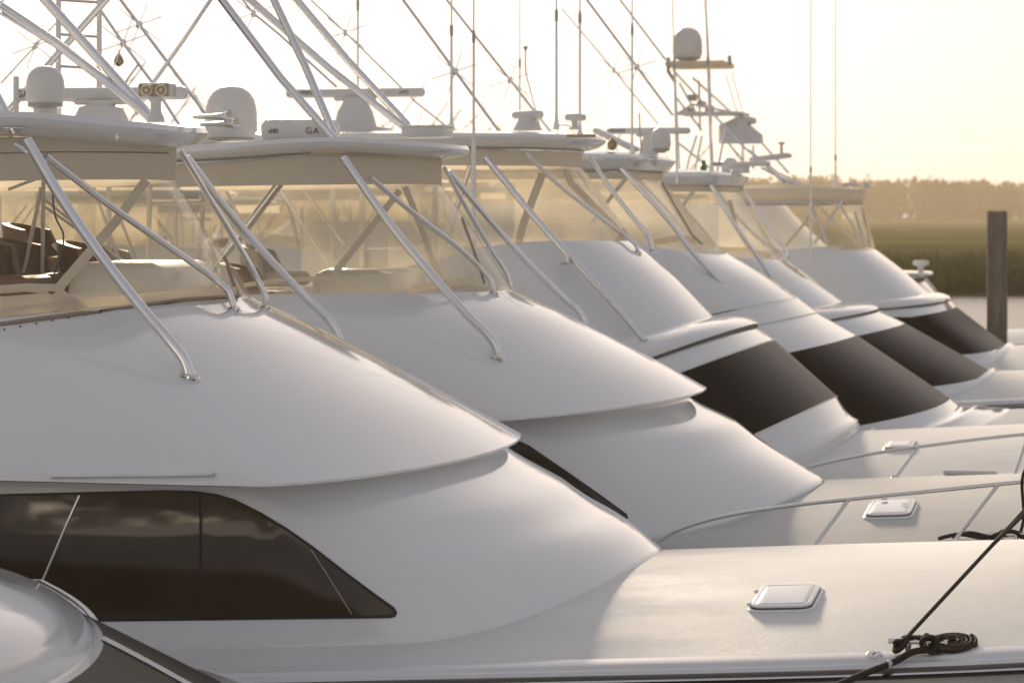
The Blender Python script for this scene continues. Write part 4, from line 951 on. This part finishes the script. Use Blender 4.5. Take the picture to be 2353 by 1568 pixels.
# small boat behind the last one: only its roof edge and windscreen show
b8 = Boat(55.5, 'small boat behind the last boat, only a thin white roof and little mast light showing', dz=-.75, kind='small_boat', cat='small boat', group=None, uref=-6, ua=-9, beam=1.5)
b8.hull(crown=.1)
N = b8.lv((2124, 645), (2090, 650, -1.0), n=2.4); b8.house([N, b8.lv((2158, 690), (2110, 700, -1.1), n=2.4), b8.lv((2175, 760), (2120, 770, -1.2), n=2.4)], ua=-9)
b8.hardtop((2143, 626), 1.1, -5.9, -8, th=.06, front=.12, crown=.04)
b8.lathe(2115, 624, 0, [(.06, 0), (.05, .04), (.06, .1), (.16, .14), (.16, .2), (.1, .22)], 'plastic', 'anchor_light')
b8.bars([[(2125, 640, -.9), (2150, 670, -1.0)]], .03, 'whitetube', name='windscreen_post')

# ================================================================== second row: boats berthed stern-to on the far side of the pier
def copy_tree(o, parent=None):
    n = o.copy(); COL.objects.link(n); n.parent = parent
    for ch in list(o.children): copy_tree(ch, n)
    return n
k = 0
for i in range(11):
    src = (b2, b3, b4)[i % 3]; n = copy_tree(src.root); n.rotation_euler = (0, 0, math.pi+random.uniform(-.03, .03))
    n.location = (-26+random.uniform(-.8, .8), 40+i*6.2, random.uniform(-.25, .2))
    n['label'] = 'blurred white boat of the row behind, glimpsed through the clear flybridge curtains'; n['group'] = 'boats of the row behind'

n = copy_tree(b3.root); n.location = (-4-1.9, 4.2, -.1); n['label'] = 'added white boat out of frame, there to reflect in the tinted window'  # unseen extra boat, put in for the window and gelcoat to reflect

# ================================================================== piles and ropes
def pile(px, dist, top, r, label, z0=-1.2):
    p = Rd(px, HY, dist); mb = MB(); ring = []
    mb.lathe((p.x, p.y, z0), [(r*1.06, 0), (r*1.04, 2), (r, top-z0-.03), (r*.96, top-z0), (.003, top-z0+.015)], 20)
    tag(link('mooring_pile', mb, M['wood']), label, 'mooring pile', None); return p
pile(2290, 51.0, 4.44, .18, 'weathered grey wooden pile standing in the water at the right')
def rope(name, pts, r, label, smooth=True, cat='rope', parent=None, seg=10):
    mb = MB(); mb.tube(pts, r, seg, smooth); o = link(name, mb, M['rope'])
    if label: tag(o, label, cat)
    return o
P = cp1; root = D.objects.new('mooring_line', None); COL.objects.link(root); root.location = P
tag(root, 'dark brown rope wound round the front foredeck cleat and coiled flat beside it', 'rope')
def rsub(name, pts, r, smooth=True, m='rope', seg=10):
    mb = MB(); mb.tube(pts, r, seg, smooth); return link(name, mb, M[m], P, root)
wraps = []
for i in range(70):
    t = i/69*math.pi*2*3.5; q = i/69
    wraps.append(P+Vector((.115*math.sin(t/2+.3)+.012*math.sin(t*3), -.038*math.sin(t)-.012*math.cos(2*t), .055+.034*math.cos(t)+.006*math.sin(5*t))))
rsub('cleat_turns', wraps, .0125)
wr2 = [P+Vector((.075+.045*math.cos(a)+.01*math.sin(3*a), -.03+.035*math.sin(a), .06+.04*math.sin(a*1.5+1))) for a in [k*.4 for k in range(34)]]
rsub('cleat_turns', wr2, .0135)
wr3 = [P+Vector((-.085+.035*math.cos(a), -.02+.04*math.sin(a), .05+.035*math.sin(a+1))) for a in [k*.4 for k in range(17)]]
rsub('cleat_turns', wr3, .014)
# flat coil
ce = b1.hit(2186, 1483, ['deck', 'cov-1']); fr = frame(ce[0], ce[1])
for lay in range(2):
    co_ = []
    for i in range(230):
        a = i/229*2*math.pi*(5.2-lay*.4); rr = .018+(.132-.018)*i/229
        co_.append(fr[0]+fr[1]*rr*math.cos(a+lay*2)+fr[2]*rr*math.sin(a+lay*2)*1.05+fr[3]*(.009+.016*lay+.002*math.sin(a*1.7)))
    rsub('coil', co_, .0098, False)
rsub('coil_tail', [fr[0]+fr[1]*-.13+fr[3]*.03, fr[0]+fr[1]*-.17+fr[3]*.05-fr[2]*.02, P+Vector((.13, .01, .08)), P+Vector((.08, 0, .06))], .0115)
far = R(2700, 712, 19.5)
rsub('standing_line', [P+Vector((-.07, .0, .07)), P+(far-P)*.4+Vector((0, 0, -.01)), far], .0115, False)
a0 = P+Vector((-.07, .0, .07)); a1 = P+(far-P)*.4+Vector((0, 0, -.01))
rsub('standing_line', [a0+(a1-a0)*.62, a0+(a1-a0)*.8+Vector((.012, -.01, .0)), a1+Vector((.022, -.01, .0)), far+Vector((.03, 0, 0))], .0105, False)
lo = [P+Vector((.06, -.04, .03)), P+Vector((-.02, -.09, .02)), R(2060, 1516, P.y-.12), R(2000, 1540, P.y-.3), R(1930, 1570, P.y-.5), R(1780, 1640, P.y-1.0)]
rsub('dock_line', lo, .018)
bd = R(2041, 1523, P.y-.18); mb = MB(); dd = (lo[3]-lo[2]).normalized(); mb.lathe(bd-dd*.008, [(.0195, 0), (.0195, .016)], 14, dd); link('whipping', mb, M['plastic'], P, root)
pile(2700, 19.6, 4.1, .17, 'wooden pile just outside the right of the frame')
P = cp2; root = D.objects.new('mooring_line', None); COL.objects.link(root); root.location = P
tag(root, 'black rope heaped on the cleat beside the second bow rail at the right edge', 'rope')
rsub('cleat_turns', [P+Vector((.13*math.sin(t/2)+.01*math.sin(3*t), -.035*math.sin(t), .055+.032*math.cos(t))) for t in [i*.32 for i in range(70)]], .0155)
rsub('slack_line', [P+Vector((-.02, .0, .06)), P+Vector((-.2, .02, .03)), P+Vector((-.36, .03, .05)), P+Vector((-.46, .04, .03)), P+Vector((-.52, .05, .01))], .015)
rsub('slack_line', [P+Vector((.05, .0, .06)), P+Vector((-.15, .05, .04)), P+Vector((-.3, .06, .06)), P+Vector((-.42, .07, .02))], .013)
rsub('slack_line', [P+Vector((.07, .0, .04)), P+Vector((.10, .03, .16)), P+Vector((.10, .0, .5)), far], .012)
rope('mooring_line', [R(2300, 955, 39.2), R(2325, 938, 39.5), R(2352, 914, 39.9), R(2420, 860, 41)], .018, 'thin dark line rising at the right edge behind the far foredecks')

# ================================================================== haze
mb = MB()
x0, x1, y0, y1, z0, z1 = -1520, 1520, -80, 1600, -2.2, 46
V8 = [(x, y, z) for z in (z0, z1) for y in (y0, y1) for x in (x0, x1)]
mb.v = [Vector(v) for v in V8]; mb.f = [(0, 2, 3, 1), (4, 5, 7, 6), (0, 1, 5, 4), (2, 6, 7, 3), (0, 4, 6, 2), (1, 3, 7, 5)]
hm = D.materials.new('haze'); hm.use_nodes = True; t = hm.node_tree; t.nodes.clear()
out = t.nodes.new('ShaderNodeOutputMaterial'); pv = t.nodes.new('ShaderNodeVolumePrincipled')
pv.inputs['Color'].default_value = (.93, .80, .62, 1); pv.inputs['Density'].default_value = .00022; pv.inputs['Anisotropy'].default_value = .5
t.links.new(pv.outputs[0], out.inputs['Volume'])
tag(link('haze', mb, hm, recalc=False), kind='stuff')
